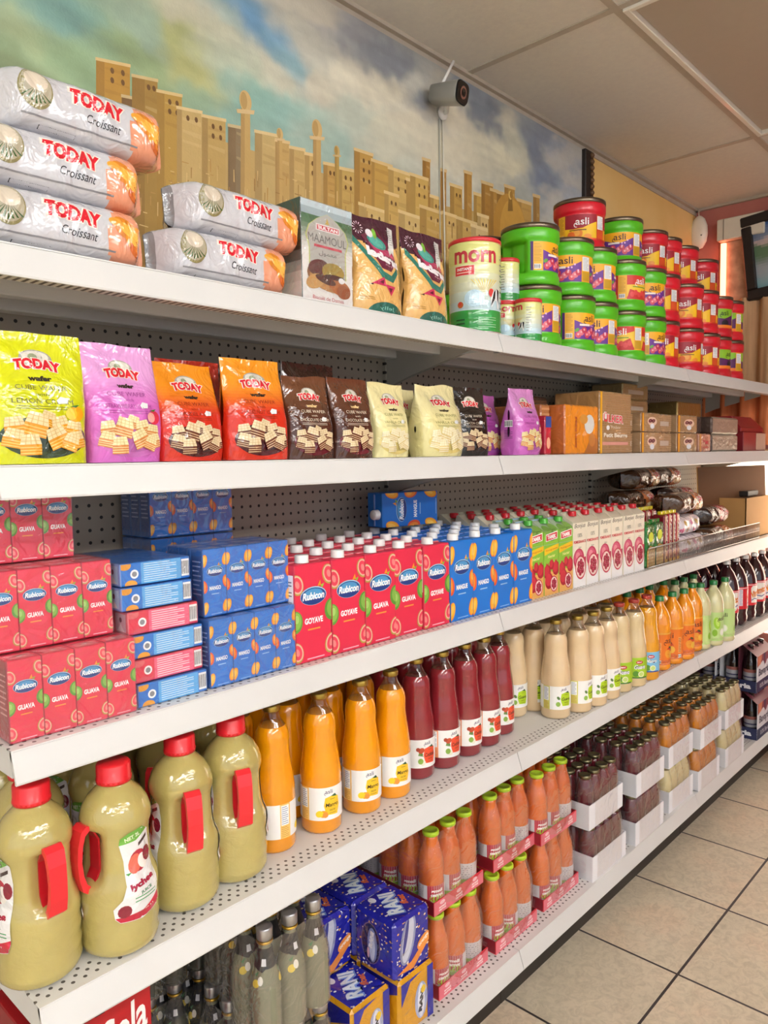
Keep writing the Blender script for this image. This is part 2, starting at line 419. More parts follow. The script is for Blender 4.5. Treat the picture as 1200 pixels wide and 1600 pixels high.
M['stone'] = noise_mat('mottled_plaster', '8f7c66', 'b59f84', 22, .8, .2)
M['curtain'] = noise_mat('brown_curtain_cloth', 'a8825c', 'caa078', 5, .85, .1, (1, 10, .6))
M['rustcloth'] = noise_mat('rust_curtain_cloth', 'd8703c', 'ea8c58', 5, .85, .1, (1, 10, .6))
M['kick'] = noise_mat('black_kick_plate_paint', '26221f', '312c28', 9, .45, .02)
def slab(name, x0, x1, y0, y1, z0, z1, m, parent=None, bev=0):
    mb = MB(); mb.box(x0, x1, y0, y1, z0, z1, 'ffffff', bev); return mb.build(name, m, parent)
struct(slab('floor', -3, XW+.12, -4.2, YW+.12, -.05, 0, 'floor'))
# unseen left and front walls, cut low so the world light fills the room
struct(slab('wall_left', -3.12, -3, -4.2, YW+.12, 0, .5, 'cream_wall'))
struct(slab('wall_front', -3, XW, -4.32, -4.2, 0, .4, 'cream_wall'))
struct(slab('wall_back', -3, XW, YW, YW+.12, 0, CEIL+.1, 'yellow'))
# right wall: pink paint above, plastered column and curtains below, with a bright window low down behind the shelving
struct(slab('wall_right', XW, XW+.12, -4.2, YW+.12, 0, CEIL+.1, 'pink'))
mb = MB(); mb.box(XW-.012, XW, .2, 1.43, 1.9, 2.53, 'ffffff', .002); struct(mb.build('trim_1', 'stone'))
# ceiling: tiles in a suspended grid 4 ft x 2 ft
ct = MB(); cg = MB()
xs = [-3]+[2.10-1.2192*k for k in (4, 3, 2, 1)]+[2.10, 3.319, XW]; xs = sorted(x for x in xs if x >= -3)
ys = [YW-.001, 1.03, .42, -.19, -.80, -1.41, -2.02, -2.63, -3.24, -3.85, -4.2]
OPEN = []
for i in range(len(xs)-1):
    for j in range(len(ys)-1):
        x0, x1, y1, y0 = xs[i], xs[i+1], ys[j], ys[j+1]
        if (j in (4, 7) and i in (1, 2, 3, 4)) or (j == 2 and i == 1): OPEN.append((x0, x1, y0, y1)); continue
        if (j == 1 and i == 5) : OPEN.append((x0, x1, y0, y1)); continue
        ct.box(x0, x1, y0, y1, CEIL, CEIL+.015, 'ffffff')
struct(ct.build('ceiling', 'ceiling'))
for x in xs[1:-1]: cg.box(x-.012, x+.012, -4.2, YW-.02, CEIL-.004, CEIL+.0005, 'ffffff')
for y in ys[1:-1]: cg.box(-3, XW-.02, y-.012, y+.012, CEIL-.0045, CEIL+.0005, 'ffffff')
struct(cg.build('trim_2', 'tbar'))
mb = MB(); mb.box(-3, XW, YW-.022, YW, CEIL-.012, CEIL, 'ffffff'); mb.box(-3, XW, YW-.006, YW, CEIL-.03, CEIL-.012, 'ffffff'); mb.box(XW-.022, XW, -4.2, YW, CEIL-.012, CEIL, 'ffffff')
struct(mb.build('trim_3', 'tbar'))
# fluorescent troffers (their own light); the one over the aisle end is switched off
def troffer(x0, x1, y0, y1, lit, label):
    t = thing('ceiling_light', label, 'ceiling light', ((x0+x1)/2, (y0+y1)/2, CEIL), 0, 'recessed ceiling lights' if lit else None)
    a, b = (x1-x0)/2-.013, (y1-y0)/2-.013
    f = MB(); wd = .03 if lit else .018; h = .004 if lit else .012
    for q in ((-a, a, -b, -b+wd), (-a, a, b-wd, b), (-a, -a+wd, -b+wd, b-wd), (a-wd, a, -b+wd, b-wd)): f.box(q[0], q[1], q[2], q[3], -h, .02, 'e9e5da', .002)
    f.build('frame', 'plastic', t)
    if lit:
        h = MB(); h.box(-a, a, -b, b, .075, .085, 'e8e6e0'); 
        for q in ((-a, -a+.01, -b, b), (a-.01, a, -b, b), (-a, a, -b, -b+.01), (-a, a, b-.01, b)): h.box(q[0], q[1], q[2], q[3], .02, .075, 'e8e6e0')
        h.build('housing', 'matte', t)
        for y in (-.13, .13):
            tb = MB(); n = 10
            tb.tube([(-a+.06, y, -.028), (a-.06, y, -.028)], .016, 'ffffff', 10); tb.build('tube', 'tube', t)
    else:
        h = MB(); h.box(-a+.018, a-.018, -b+.018, b-.018, .004, .02, 'b4a898', .002); h.build('diffuser', 'matte', t)
lab = 0
for q in OPEN:
    if q[0] > 2 and q[2] > .3: troffer(*q, False, 'unlit rectangular ceiling fixture with raised white frame above the aisle end')
    else: troffer(*q, True, 'lit twin-tube fluorescent fixture in the ceiling over the aisle')
# ------------------------------------------------------------------ the mural, painted on a panel hung on the back wall
def wp(px, py): p = Pix(px, py, 1, YW-.012); return (p.x, p.z)
CTRL = [((0, 20), '6f9d92'), ((100, 20), '6d9f94'), ((220, 30), '93b096'), ((0, 90), '7f9a6e'), ((120, 90), '87a878'), ((60, 60), 'a3b47e'), ((200, 70), '8fa870'), ((290, 60), 'a6ac62'),
 ((300, 110), 'b5b566'), ((200, 130), '7fa07a'), ((40, 130), '7c8f60'), ((300, 160), '8faf8a'), ((350, 20), 'a0b9b0'), ((385, 15), '5f98bd'), ((410, 50), '4f8fc0'), ((440, 80), '7fb0bb'), ((340, 60), 'c2c3a6'),
 ((300, 20), 'c0bea0'), ((360, 100), 'b4c0a4'), ((420, 110), 'c8c6ac'), ((480, 60), 'b9b9aa'), ((500, 15), 'aaa9a4'), ((400, 160), '82b5a6'), ((450, 180), '86b8ac'), ((350, 190), '86b2a2'), ((500, 130), 'cfcab2'), ((480, 200), 'a4bfae'), ((520, 240), '9dbcae'),
 ((560, 60), '8f9298'), ((600, 100), '7c838d'), ((545, 120), 'd5d0b8'), ((590, 150), 'd6d0b6'), ((560, 190), 'b8c3b0'), ((600, 220), 'bcc4b0'), ((640, 140), 'b8b7aa'), ((660, 170), '808792'), ((650, 200), 'c9c5ae'), ((700, 250), 'cfc9ae'), ((720, 190), 'd3ccb2'),
 ((760, 190), '6c7784'), ((740, 150), '7e8a98'), ((800, 220), 'bdbda4'), ((790, 250), 'cdc8a6'), ((840, 230), '6f7c8d'), ((880, 250), '8794a6'), ((760, 260), 'c6c2a6'), ((850, 280), '76869c'), ((890, 300), '99a5b2'), ((700, 290), 'c4c4b0'), ((820, 300), 'a3a99e'), ((600, 280), 'b4bfae'), ((750, 330), 'b0b4a4'), ((880, 340), 'aab0b4'), ((400, 260), '90b5a4'), ((150, 200), '7f9a78'), ((650, 340), 'b0b8aa')]
CT = [(wp(*p), H(c)) for p, c in CTRL]
def fbm(x, z, s, o=4, seed=0): return noise.fractal((x*s+seed, z*s*1.0, seed*1.7), 1.0, 2.1, o)
def sky(x, z):
    wx = x+.10*fbm(x, z, 4, 3, 3)+.02*fbm(x, z, 22, 2, 5); wz = z+.05*fbm(x, z, 5, 3, 9)+.014*fbm(x, z, 30, 2, 1)
    tw = 0; c = [0, 0, 0]
    for (cx, cz), cc in CT:
        d2 = (wx-cx)**2*.8+(wz-cz)**2*2.2; w_ = 1/(d2*d2+2e-6); tw += w_
        for i in range(3): c[i] += cc[i]*w_
    c = [v/tw for v in c]
    s = 1+.16*fbm(x*.5+z*.9, z*4, 6, 5, 2)+.09*fbm(x*.6+z*.5, z*1.4, 34, 3, 8)
    if x < 1.35:
        st = math.sin((z*1.0+x*.16)*62+3*fbm(x, z, 3, 2, 4)); s *= 1+.12*st*smooth(1.35, .9, x)
    g_ = sum(c)/3; c = [g_+(v-g_)*.78 for v in c]; cl = smooth(-.05, .35, fbm(x*.8-z*.5, z*1.6, 3.2, 5, 12))*smooth(.95, 1.6, x+.3*z-.5)*.45; s *= 1.12
    return tuple(max(0, v*s*(1-cl)+q*cl) for v, q in zip(c, H('ded6bc')))
mx0, mx1, mz0, mz1 = -.6, 2.868, 1.70, CEIL-.03
mb = MB(); NU, NV = 430, 130
fc = []
for j in range(NV+1):
    for i in range(NU+1): fc.append(sky(mx0+(mx1-mx0)*i/NU, mz0+(mz1-mz0)*j/NV))
mb.grid(lambda u, v: (mx0+(mx1-mx0)*u, YW-.012, mz0+(mz1-mz0)*v), NU, NV, 'ffffff', 0, False)
bx = MB(); bx.box(mx0, mx1, YW-.011, YW, mz0, mz1, 'a9a294')
A = Art(clip=(mx0, mz0, mx1, mz1))
def W(*pts): return [wp(*p) for p in pts]
rb = random.Random(3)
TAN = ['c6a05e', 'b98f4e', 'd2b071', 'a97f42', 'c9a96c']
def bld(x0, x1, top, bot=560, c=None, sh=.35, wins=0, slant=.22):
    c = c or rb.choice(TAN); xs_ = x0+(x1-x0)*sh
    A.poly(W((x0, top), (xs_, top+(xs_-x0)*slant*.4), (xs_, bot), (x0, bot)), mix(c, '7a5526', .38))
    A.poly(W((xs_, top+(xs_-x0)*slant*.4), (x1, top+(x1-x0)*slant), (x1, bot), (xs_, bot)), c)
    A.poly(W((x0-1, top-3), (x1+1, top+(x1-x0)*slant-3), (x1+1, top+(x1-x0)*slant+2), (x0-1, top+2)), mix(c, 'f2dca6', .55))
    for i in range(3):
        yy = top+14+i*17+rb.uniform(-4, 4); A.poly(W((xs_+1, yy), (x1-1, yy+(x1-xs_)*.3), (x1-1, yy+(x1-xs_)*.3+rb.uniform(3, 8)), (xs_+1, yy+rb.uniform(2, 6))), mix(c, rb.choice(['e6cd94', '94692e']), .22))
    for r in range(wins):
        for k in range(2):
            wx = xs_+(x1-xs_)*(.3+.42*k); wy = top+13+r*15+wx*0
            A.ell(*wp(wx, wy+(wx-x0)*slant), .0045, .0065, '6e4d26', 8)
def tower(x, top, r, c='c8a566', bot=560):
    A.poly(W((x-r*.55, top+r), (x+r*.55, top+r), (x+r*.7, bot), (x-r*.7, bot)), c)
    A.poly(W((x-r*.55, top+r), (x-r*.1, top+r), (x-r*.1, bot), (x-r*.7, bot)), mix(c, '7a5526', .3))
    p = wp(x, top+r*.2); q = wp(x+r, top+r*.2); rr = abs(q[0]-p[0]); A.ell(p[0], p[1], rr*.72, rr*1.0, mix(c, 'e9d098', .3)); A.ell(p[0]-rr*.2, p[1], rr*.4, rr*.8, mix(c, '7a5526', .2))
    A.poly(W((x-r*1.1, top+r*1.1), (x+r*1.1, top+r*1.3), (x+r*1.0, top+r*1.8), (x-r*1.0, top+r*1.6)), mix(c, 'f0dcb0', .4))
# skyline base wash then towers from back to front
A.poly(W((240, 215), (330, 215), (480, 262), (600, 305), (740, 330), (850, 360), (850, 640), (120, 640), (120, 160), (200, 175)), 'c3a468')
for a in [(150, 203, 92, 0, 'b98c3c', .25, 2), (190, 210, 150, 0, '7a5b36', .2, 0), (206, 246, 118, 0, 'a5823f', .5, 1), (245, 284, 142, 0, 'b99345', .3, 2), (276, 315, 168, 0, 'c7a96c', .2, 1), (315, 352, 181, 0, 'c0a060', .25, 2), (356, 380, 196, 0, '8d7a5c', .5, 0),
          (398, 436, 205, 0, 'c7ab70', .3, 0), (430, 452, 219, 0, 'c5a263', .35, 0), (452, 476, 230, 0, 'c9aa6c', .3, 0), (476, 500, 240, 0, 'cfae6b', .3, 2), (505, 526, 255, 0, 'c29a55', .3, 1), (526, 553, 262, 0, 'c8a65f', .3, 2)]:
    bld(a[0], a[1], a[2], 560, a[4], a[5], a[6])
tower(383, 156, 13); tower(437, 208, 7); tower(495, 200, 11); tower(526, 235, 6, 'bd9a50')
for a in [(553, 582, 233, 'bf954b', .3, 3), (580, 612, 250, 'c8a052', .15, 0), (606, 640, 262, 'd2b068', .25, 2), (634, 652, 280, 'd0a95c', .4, 0), (660, 672, 248, 'a77c38', .45, 0), (640, 668, 272, 'cfaa5c', .3, 2), (672, 690, 306, 'd0ab60', .3, 3), (688, 697, 265, 'b88a41', .4, 0),
          (703, 722, 288, 'c29a4e', .35, 1), (725, 737, 268, 'b78a40', .4, 0), (740, 752, 302, 'c8a050', .4, 0), (752, 770, 284, 'ad8038', .3, 0), (766, 778, 296, 'b78a40', .4, 0), (776, 790, 300, 'a87c34', .4, 0), (788, 804, 290, 'b88c42', .35, 0), (808, 830, 312, 'c59d54', .3, 0), (833, 843, 305, 'b38a48', .5, 0)]:
    bld(a[0], a[1], a[2], 600, a[3], a[4], a[5], .35)
for a in [(560, 600, 318, 'd8b875'), (600, 622, 300, 'd2ad63'), (622, 655, 330, 'd9b977'), (655, 690, 322, 'c9a257'), (690, 712, 332, 'd6b26b'), (712, 745, 340, 'cda75c'), (745, 762, 335, 'dbba79'), (735, 760, 352, 'e0c287')]:
    bld(a[0], a[1], a[2], 620, a[3], .3, 1, .35)
for _ in range(420):
    x = rb.uniform(160, 850); top = 175+(x-160)*.26; y = rb.uniform(top+25, top+190); c = rb.choice(['e0c588', '8f6a34', 'b58a48', 'd9bd80', 'a07a3e']); l = rb.uniform(3, 14); v = rb.random() < .6
    c = mix('c0985a', c, .75)
    if v: A.poly(W((x, y), (x+rb.uniform(.7, 1.8), y), (x+rb.uniform(.7, 1.8), y+l*1.8), (x, y+l*1.7)), c)
    else: A.poly(W((x, y), (x+l, y+l*.3), (x+l, y+l*.3+1.3), (x, y+1.5)), c)
p = wp(797, 362); A.ell(p[0], p[1], .105, .13, 'c08f3c', 24); A.ell(p[0]+.02, p[1]-.005, .085, .12, 'd0a048', 24); A.poly(W((795, 298), (799, 298), (801, 330), (793, 330)), '8f6a2c'); p = wp(797, 305); A.ell(p[0], p[1], .012, .016, 'e0bd6a', 10); A.ell(p[0]+.006, p[1]+.002, .01, .013, 'a87c34', 10)
A.emit(mb, lambda u, v, o: (u, YW-.012-o, v), None, 2e-5, 2e-4, 0, False)
M['mural'] = attr_mat('mural_paint', .6, bump=.12, bscale=70, var=.08)
murt = thing('mural', 'painted wall mural of tan desert castles under a cloudy green and blue sky', 'mural', (0, 0, 0))
for i, c in enumerate(fc): pass
mo = mb.build('painting', 'mural', murt)
# smooth colours of the sky are stored per corner
at = mo.data.color_attributes['Col']; n_sky = NU*NV
for k in range(n_sky):
    j, i = divmod(k, NU)
    ids = (j*(NU+1)+i, j*(NU+1)+i+1, (j+1)*(NU+1)+i+1, (j+1)*(NU+1)+i)
    for q in range(4): at.data[k*4+q].color = (*fc[ids[q]], 1)
bx.build('backing_board', 'matte', murt)
# dark carved frame end of the mural
fr = MB(); fr.box(2.868, 2.935, YW-.03, YW, 1.7, CEIL-.03, '241a16', .004)
for k in range(40):
    z = 1.72+k*.0245; fr.lathe([(0, -.012), (.008, -.008), (.012, 0), (.008, .008), (0, .012)], '6b4a2c', 8, cx=2.916, cy=YW-.031, cz=z)
fr.build('frame', 'wood', murt)
# ================================================================== THE SHELVING
M['peg'] = dots_mat('pegboard', 'a89e8f', '231f1c', (0, 2), (.0254, .0254), .0036)
def deck_mat(): return dots_mat('perforated_shelf_steel', 'eceae6', '4b4744', (0, 1), (.0185, .0125), .0034, rows=(0, 1), rough=.35)
def perf(n, y0, y1): return dots_mat(n, 'dcdbd8', '575250', (0, 1), (.0185, .0125), .0031, rows=(y0, y1), stagger=True, rough=.35)
M['steel'] = dots_mat('painted_shelf_steel', 'dadad8', 'dadad8', (0, 1), (1, 1), .0001, rough=.35)
def rib_mat():
    m, nt, N, L, b = newmat('ribbed_underside'); tc = N.new('ShaderNodeTexCoord'); sp = N.new('ShaderNodeSeparateXYZ'); L.new(tc.outputs['Object'], sp.inputs[0])
    k = math_node(N, L, 'LESS_THAN', math_node(N, L, 'FRACT', math_node(N, L, 'DIVIDE', sp.outputs[0], .0125)), .45)
    mx = N.new('ShaderNodeMix'); mx.data_type = 'RGBA'; L.new(k, mx.inputs['Factor']); mx.inputs['A'].default_value = (*H('d0ccc4'), 1); mx.inputs['B'].default_value = (*H('5c554c'), 1)
    L.new(mx.outputs['Result'], b.inputs['Base Color']); b.inputs['Roughness'].default_value = .5; return m
M['rib'] = rib_mat()
M['post'] = dots_mat('slotted_upright', 'aaa294', '2b2622', (0, 2), (.02, .025), .004, rough=.5)
def steel_plain(): pass
SH = [(Z1, YF[1], 1), (Z2, YF[2], 2), (Z3, YF[3], 3), (Z4, YF[4], 4), (Z5, YF[5], 5)]
for z, yf, k in SH: M['deck%d' % k] = perf('perforated_deck_%d' % k, math.floor((yf+.018)/.0125)*.0125, math.floor((yf+.018)/.0125)*.0125+.0375)
def section(x0, x1, shelves, label):
    t = thing('shelving_unit', label, 'shelving', (0, 0, 0))
    g = .0012
    b = MB(); b.box(x0+.012, x1-.012, YB, YB+.012, .12, Z1+.02, 'ffffff'); b.build('pegboard', 'peg', t)
    for z in (.45, .9, 1.35): 
        pass
    p = MB(); p.box(x0-.014, x0+.014, YB-.012, YB+.03, 0, Z1+.03, 'ffffff', .002); p.build('upright', 'post', t)
    if not shelves: return t
    for z, yf, k in SH:
        s = MB(); a, c = x0+g, x1-g; sl = .014; lh = .045
        # top deck
        s.box(a, c, yf, YB-.013, z-.002, z, 'ffffff', 0, 1)
        # sloping ticket lip with small rolled top and bottom edge
        vs = []; prof = [(yf+.004, z), (yf, z-.003), (yf-sl, z-lh), (yf-sl+.001, z-lh-.003), (yf-sl+.006, z-lh-.003), (yf-sl+.006, z-lh+.002), (yf+.006, z-.006)]
        for x in (a, c): vs += [(x, q[0], q[1]) for q in prof]
        n = len(prof); fs = [(i, i+n, (i+1) % n+n, (i+1) % n) for i in range(n)]+[tuple(range(n)), tuple(range(n, 2*n))[::-1]]
        s.add(vs, [f[::-1] for f in fs], 'ffffff', 0)
        for xx in (a, c-.002): s.box(xx, xx+.002, yf+.0, YB-.013, z-.04, z-.002, 'ffffff', 0, 0)
        # folded underside
        s.box(a+.02, c-.02, yf-.007, yf+.028, z-.0455, z-.0445, 'ffffff', 0, 2)
        s.box(a+.02, c-.02, yf+.028, yf+.0295, z-.0455, z-.002, 'ffffff', 0, 0)
        s.box(a, c, yf+.18, yf+.21, z-.035, z-.002, 'ffffff', .002, 0)
        s.box(a, c, YB-.05, YB-.014, z-.03, z-.002, 'ffffff', .002, 0)
        s.build('shelf', ['steel', 'deck%d' % k, 'rib'], t)
        if k < 5:
            for xb in (x0+.004, x1-.010):
                r = MB()
                vs = [(xb, YB-.012, z-.004), (xb, YB-.012, z-.11), (xb, YB-.07, z-.09), (xb, yf+.07, z-.03), (xb, yf+.03, z-.02), (xb, yf+.03, z-.004)]
                vs2 = [(v[0]+.004, v[1], v[2]) for v in vs]; m_ = len(vs)
                r.add(vs+vs2, [tuple(range(m_)), tuple(range(m_, 2*m_))[::-1]]+[(i, i+m_, (i+1) % m_+m_, (i+1) % m_) for i in range(m_)], 'b9b3a8')
                r.build('bracket', 'matte', t)
    kp = MB(); kp.box(x0+g, x1-g, 1.106, 1.112, 0, Z5-.045, 'ffffff'); kp.build('kick_plate', 'kick', t)
    return t
section(-.815, XJ[0], False, 'bare pegboard shelving bay at the far left edge, without shelves')
section(XJ[0], XJ[1], True, 'white steel shelving bay nearest the camera, holding yellow juice jugs and red multipacks')
section(XJ[1], XJ[2], True, 'white steel shelving bay in the middle, holding green tubs and blue cartons')
section(XJ[2], XJ[3], True, 'white steel shelving bay at the far end, holding red tubs and dark cordial bottles')
mb = MB(); mb.box(XJ[3]-.012, XJ[3]+.012, YB-.012, YB+.03, 0, Z1+.03, 'ffffff', .002)
tag(mb.build('shelf_upright', 'post'), 'slotted steel upright closing the far end of the shelving', 'upright')
# ================================================================== FIXTURES ON THE WALLS
def camera_thing():
    c = Pix(690, 178, 1, 1.547); t = thing('security_camera', 'grey bullet security camera with white antenna mounted high on the mural', 'camera', c)
    d = Vector((.12, -.97, -.2)).normalized(); u = d.cross(Vector((0, 0, 1))).normalized(); w_ = u.cross(d)
    base = Pix(699, 147, 1, 1.475)-c
    def fr_(p, a, b): return tuple(p+u*a+w_*b)
    b = MB(); R_ = .034
    ring = []
    for k, (s, r) in enumerate([(-.05, .02), (-.048, .030), (.04, .036), (.05, .037), (.052, .036)]):
        ring.append([fr_(base+d*s, r*math.copysign(abs(math.cos(q))**.6, math.cos(q)), r*.9*math.copysign(abs(math.sin(q))**.6, math.sin(q))) for q in [2*math.pi*i/20 for i in range(20)]])
    vs = [p for r in ring for p in r]; fs = [(j*20+i, j*20+(i+1) % 20, (j+1)*20+(i+1) % 20, (j+1)*20+i) for j in range(4) for i in range(20)]
    b.add(vs, [f[::-1] for f in fs]+[tuple(range(20))], '9a9890', 0, True); b.build('body', 'plastic', t)
    f = MB(); vs = [fr_(base+d*.053, .033*math.copysign(abs(math.cos(q))**.6, math.cos(q)), .03*math.copysign(abs(math.sin(q))**.6, math.sin(q))) for q in [2*math.pi*i/20 for i in range(20)]]
    vs2 = [tuple(Vector(v)+d*.003) for v in vs]; f.add(vs+vs2, [(i, i+20, (i+1) % 20+20, (i+1) % 20) for i in range(20)]+[tuple(range(20, 40))], '14110f'); fp = f.build('face_plate', 'plastic', t)
    l = MB()
    for rr, cc, o in ((.018, '8a5f52', .0575), (.012, '2b1a18', .0585), (.006, '0a0a0a', .0595)):
        vs = [fr_(base+d*o, rr*math.cos(q), rr*math.sin(q)) for q in [2*math.pi*i/16 for i in range(16)]]; l.add(vs, [tuple(range(16))], cc)
    l.build('lens', 'tin', t)
    k = MB(); k.tube([(0, 0, 0), (0, -.02, 0), (base.x*.5, -.045, base.z*.3), (base.x, base.y, base.z-.02)], .007, 'e9e7e2'); k.lathe([(0, 0), (.02, 0), (.022, .004), (.018, .01), (0, .012)], 'e9e7e2', 14, cx=0, cy=0, cz=0)
    k.v = k.v[:-5*14]+[(v[0], -v[2], v[1]) for v in k.v[-5*14:]]; k.build('mount', 'plastic', t)
    an = MB(); an.tube([tuple(base+Vector((-.01, .02, .02))), tuple(base+Vector((.045, .01, .115)))], .0045, 'f0efec'); an.build('antenna', 'plastic', t)
    cb = MB(); cb.tube([(0, -.004, -.01), (.002, -.004, -.2), (.004, -.004, -.35), (.006, -.004, -.6), (.006, -.004, -.76)], .0025, 'dcd8c8', 6); cb.tube([(-.016, -.003, -.02), (-.018, -.003, -.76)], .002, 'b4b4a8', 6); cb.build('cable', 'plastic', t)
camera_thing()
# oval white sensor in the corner
t = thing('motion_sensor', 'oval white sensor hanging in the wall corner under the ceiling', 'sensor', (XW-.03, 1.53, 2.60))
b = MB(); b.lathe([(0, -.085), (.022, -.08), (.04, -.05), (.046, -.01), (.043, .03), (.03, .065), (.012, .082), (0, .086)], 'e9e2d4', 20); b.v = [(v[0]*.55, v[1], v[2]) for v in b.v]; b.build('housing', 'plastic', t)
b = MB(); b.tube([(0, 0, .08), (.004, .005, .12)], .003, 'c8c0b0', 6); b.build('cord', 'plastic', t)
b = MB(); b.lathe([(0, -.005), (.005, 0), (0, .005)], '403a34', 8, cx=-.02, cy=-.02, cz=-.02); b.build('indicator', 'plastic', t)
# white wall box, red neon tube, hanging framed picture, curtains, window
t = thing('junction_box', 'cream rectangular box fixed on the pink wall beside the framed screen', 'wall box', (XW, 1.345, 2.58))
b = MB(); b.box(-.06, -.0125, -.14, .085, -.05, .055, 'd5cfc0', .004); b.build('box', 'plastic', t); b = MB(); b.box(-.0615, -.06, .05, .054, -.048, .052, '8a8478'); b.build('seam', 'plastic', t)
mb = MB(); mb.tube([(XW-.028, 1.405, 2.15), (XW-.028, 1.405, 2.52)], .014, 'ff6040', 10); tag(mb.build('neon_tube', 'neon'), 'glowing orange red vertical tube below the cream wall box', 'light tube')
mb = MB(); mb.tube([(XW-.03, .98, .97), (XW-.03, 1.40, .97)], .016, 'ff6040', 10); mb.tube([(XW-.03, .98, .90), (XW-.03, 1.40, .90)], .016, 'ff6040', 10); tag(mb.build('neon_tube', 'neon'), 'red glowing light tubes low on the wall behind the cordial bottles', 'light tube')
def rotz_(o, r): o.rotation_euler = r
t = thing('framed_screen', 'dark framed tilted screen with a blue waterfall picture on the right wall', 'framed screen', (XW-.035, 1.060, 2.44)); t.rotation_euler = (math.radians(-6), 0, 0)
b = MB(); w2, h2 = .24, .205
for q in ((-w2, w2, -h2, -h2+.05), (-w2, w2, h2-.05, h2), (-w2, -w2+.05, -h2+.05, h2-.05), (w2-.05, w2, -h2+.05, h2-.05)): b.box(-.03, .03, q[0], q[1], q[2], q[3], '1b1210', .006)
b.build('frame', 'wood', t)
b = MB()
for j in range(24):
    for i in range(24):
        y0 = w2-.05-(2*w2-.1)*i/24; y1 = w2-.05-(2*w2-.1)*(i+1)/24; z0 = -h2+.05+(2*h2-.1)*j/24; z1 = z0+(2*h2-.1)/24
        tt = j/24+.08*noise.noise((i*.3, j*.3, 0)); c = mix('7fa9b0', '9aa0a8', smooth(0, .3, tt)); c = mix(c, '5b7a5a', smooth(.3, .5, tt)*smooth(.75, .6, tt)); c = mix(c, '2c4a7c', smooth(.65, .95, tt)); c = mix(c, 'e0b8b0', .5*smooth(.6, .7, tt)*smooth(.8, .72, tt))
        if abs(i-8+math.sin(j*.7)) < 1.2 and j < 15: c = mix(c, 'e4eef2', .6)
        b.add([(-.012, y0, z0), (-.012, y0, z1), (-.012, y1, z1), (-.012, y1, z0)], [(0, 1, 2, 3)], c)
b.build('picture', 'label', t)
def curtain(x, y0, y1, z0, z1, m, label, amp=.018, fr_=62):
    b = MB(); n = 90
    def fn(u, v): y = y0+(y1-y0)*u; return (x+amp*math.sin(y*fr_)+.006*math.sin(y*fr_*2.3+v*2), y, z0+(z1-z0)*v)
    b.grid(fn, n, 6, 'ffffff'); b.grid(lambda u, v: tuple(Vector(fn(u, v))+Vector((.003, 0, 0))), n, 6, 'ffffff')
    return tag(b.build('curtain', m), label, 'curtain')
curtain(XW-.045, .75, 1.44, 1.79, 2.23, 'curtain', 'brown pleated curtain hanging under the framed screen')
curtain(XW-.035, .75, 1.53, 1.50, 1.80, 'rustcloth', 'rust orange valance cloth behind the far end of the second shelf')
mb = MB(); mb.box(XW-.004, XW-.001, .7, 1.40, .55, 1.45, 'ffffff'); struct(mb.build('window_1', 'daylight'))
mb = MB()
for y in (.7, 1.0, 1.4): mb.box(XW-.02, XW-.004, y-.015, y+.015, .55, 1.46, 'c8a070', .002)
mb.box(XW-.02, XW-.004, .7, 1.4, 1.45, 1.48, 'c8a070', .002); struct(mb.build('trim_4', 'paper'))
# stool leg on the floor at the right edge
t = thing('stool', 'cream stool foot just visible on the dark floor at the right edge', 'stool', (3.78, .93, 0))
b = MB(); b.lathe([(.0, 0), (.09, 0), (.09, .06), (.075, .075), (.075, .09), (0, .09)], 'd9d3c4', 20, cz=.11); b.build('base', 'plastic', t)
for a in range(4):
    b = MB(); x, y = .06*math.cos(a*1.57+.4), .06*math.sin(a*1.57+.4); b.box(x-.012, x+.012, y-.012, y+.012, 0, .112, 'd9d3c4', .003); b.build('leg', 'plastic', t)
def rebase(t, loc):
    t.location = loc
    for c in [c for c in COL.objects if c.parent == t]: c.location = -Vector(loc)
rebase(murt, (1.2, YW-.012, mz0))
for o in [o for o in COL.objects if o.name.startswith('shelving_unit')]:
    x = min(v.co.x for c in COL.objects if c.parent == o and c.name.startswith('pegboard') for v in c.data.vertices); rebase(o, (x, YB, 0))
# ================================================================== PRODUCT ARTWORK
def calli(A, x, y, h, c, rot=0, t='asli'):
    """small calligraphic wordmark with a curl to the left"""
    A.text(t, x+h*.15, y, h, c, w=h*1.9, bold=.01, rot=rot)
    q = [math.radians(70+22*i) for i in range(11)]
    A.poly([(x-h*.72+h*.34*math.cos(a), y-h*.50+h*.34*math.sin(a)) for a in q]+[(x-h*.70+h*.24*math.cos(a), y-h*.50+h*.25*math.sin(a)) for a in q[::-1]], c)
def rub_logo(A, x, y, s):
    A.ell(x, y, .5*s, .27*s, '9fd0e8', 22); A.ell(x, y-.012*s, .48*s, .25*s, '1f3f86', 22); A.ell(x, y+.06*s, .36*s, .15*s, '4f9bd0', 18)
    A.poly([(x+.16*s, y+.26*s), (x+.27*s, y+.44*s), (x+.3*s, y+.28*s)], 'f4a028'); A.poly([(x+.27*s, y+.27*s), (x+.42*s, y+.33*s), (x+.35*s, y+.2*s)], '8cc63f')
    A.text('Rubicon', x, y+.0*s, .22*s, 'ffffff', w=.84*s, bold=.035, shear=.2)
def guava_half(A, x, y, r, rot=20):
    A.ell(x, y, r*1.0, r*1.3, 'b2a24a', 18, rot); A.ell(x+r*.05, y+r*.05, r*.88, r*1.15, 'f6b4a0', 18, rot); A.ell(x+r*.05, y+r*.05, r*.7, r*.95, 'e8455a', 16, rot); A.ell(x+r*.05, y+r*.05, r*.32, r*.5, 'f28a86', 12, rot)
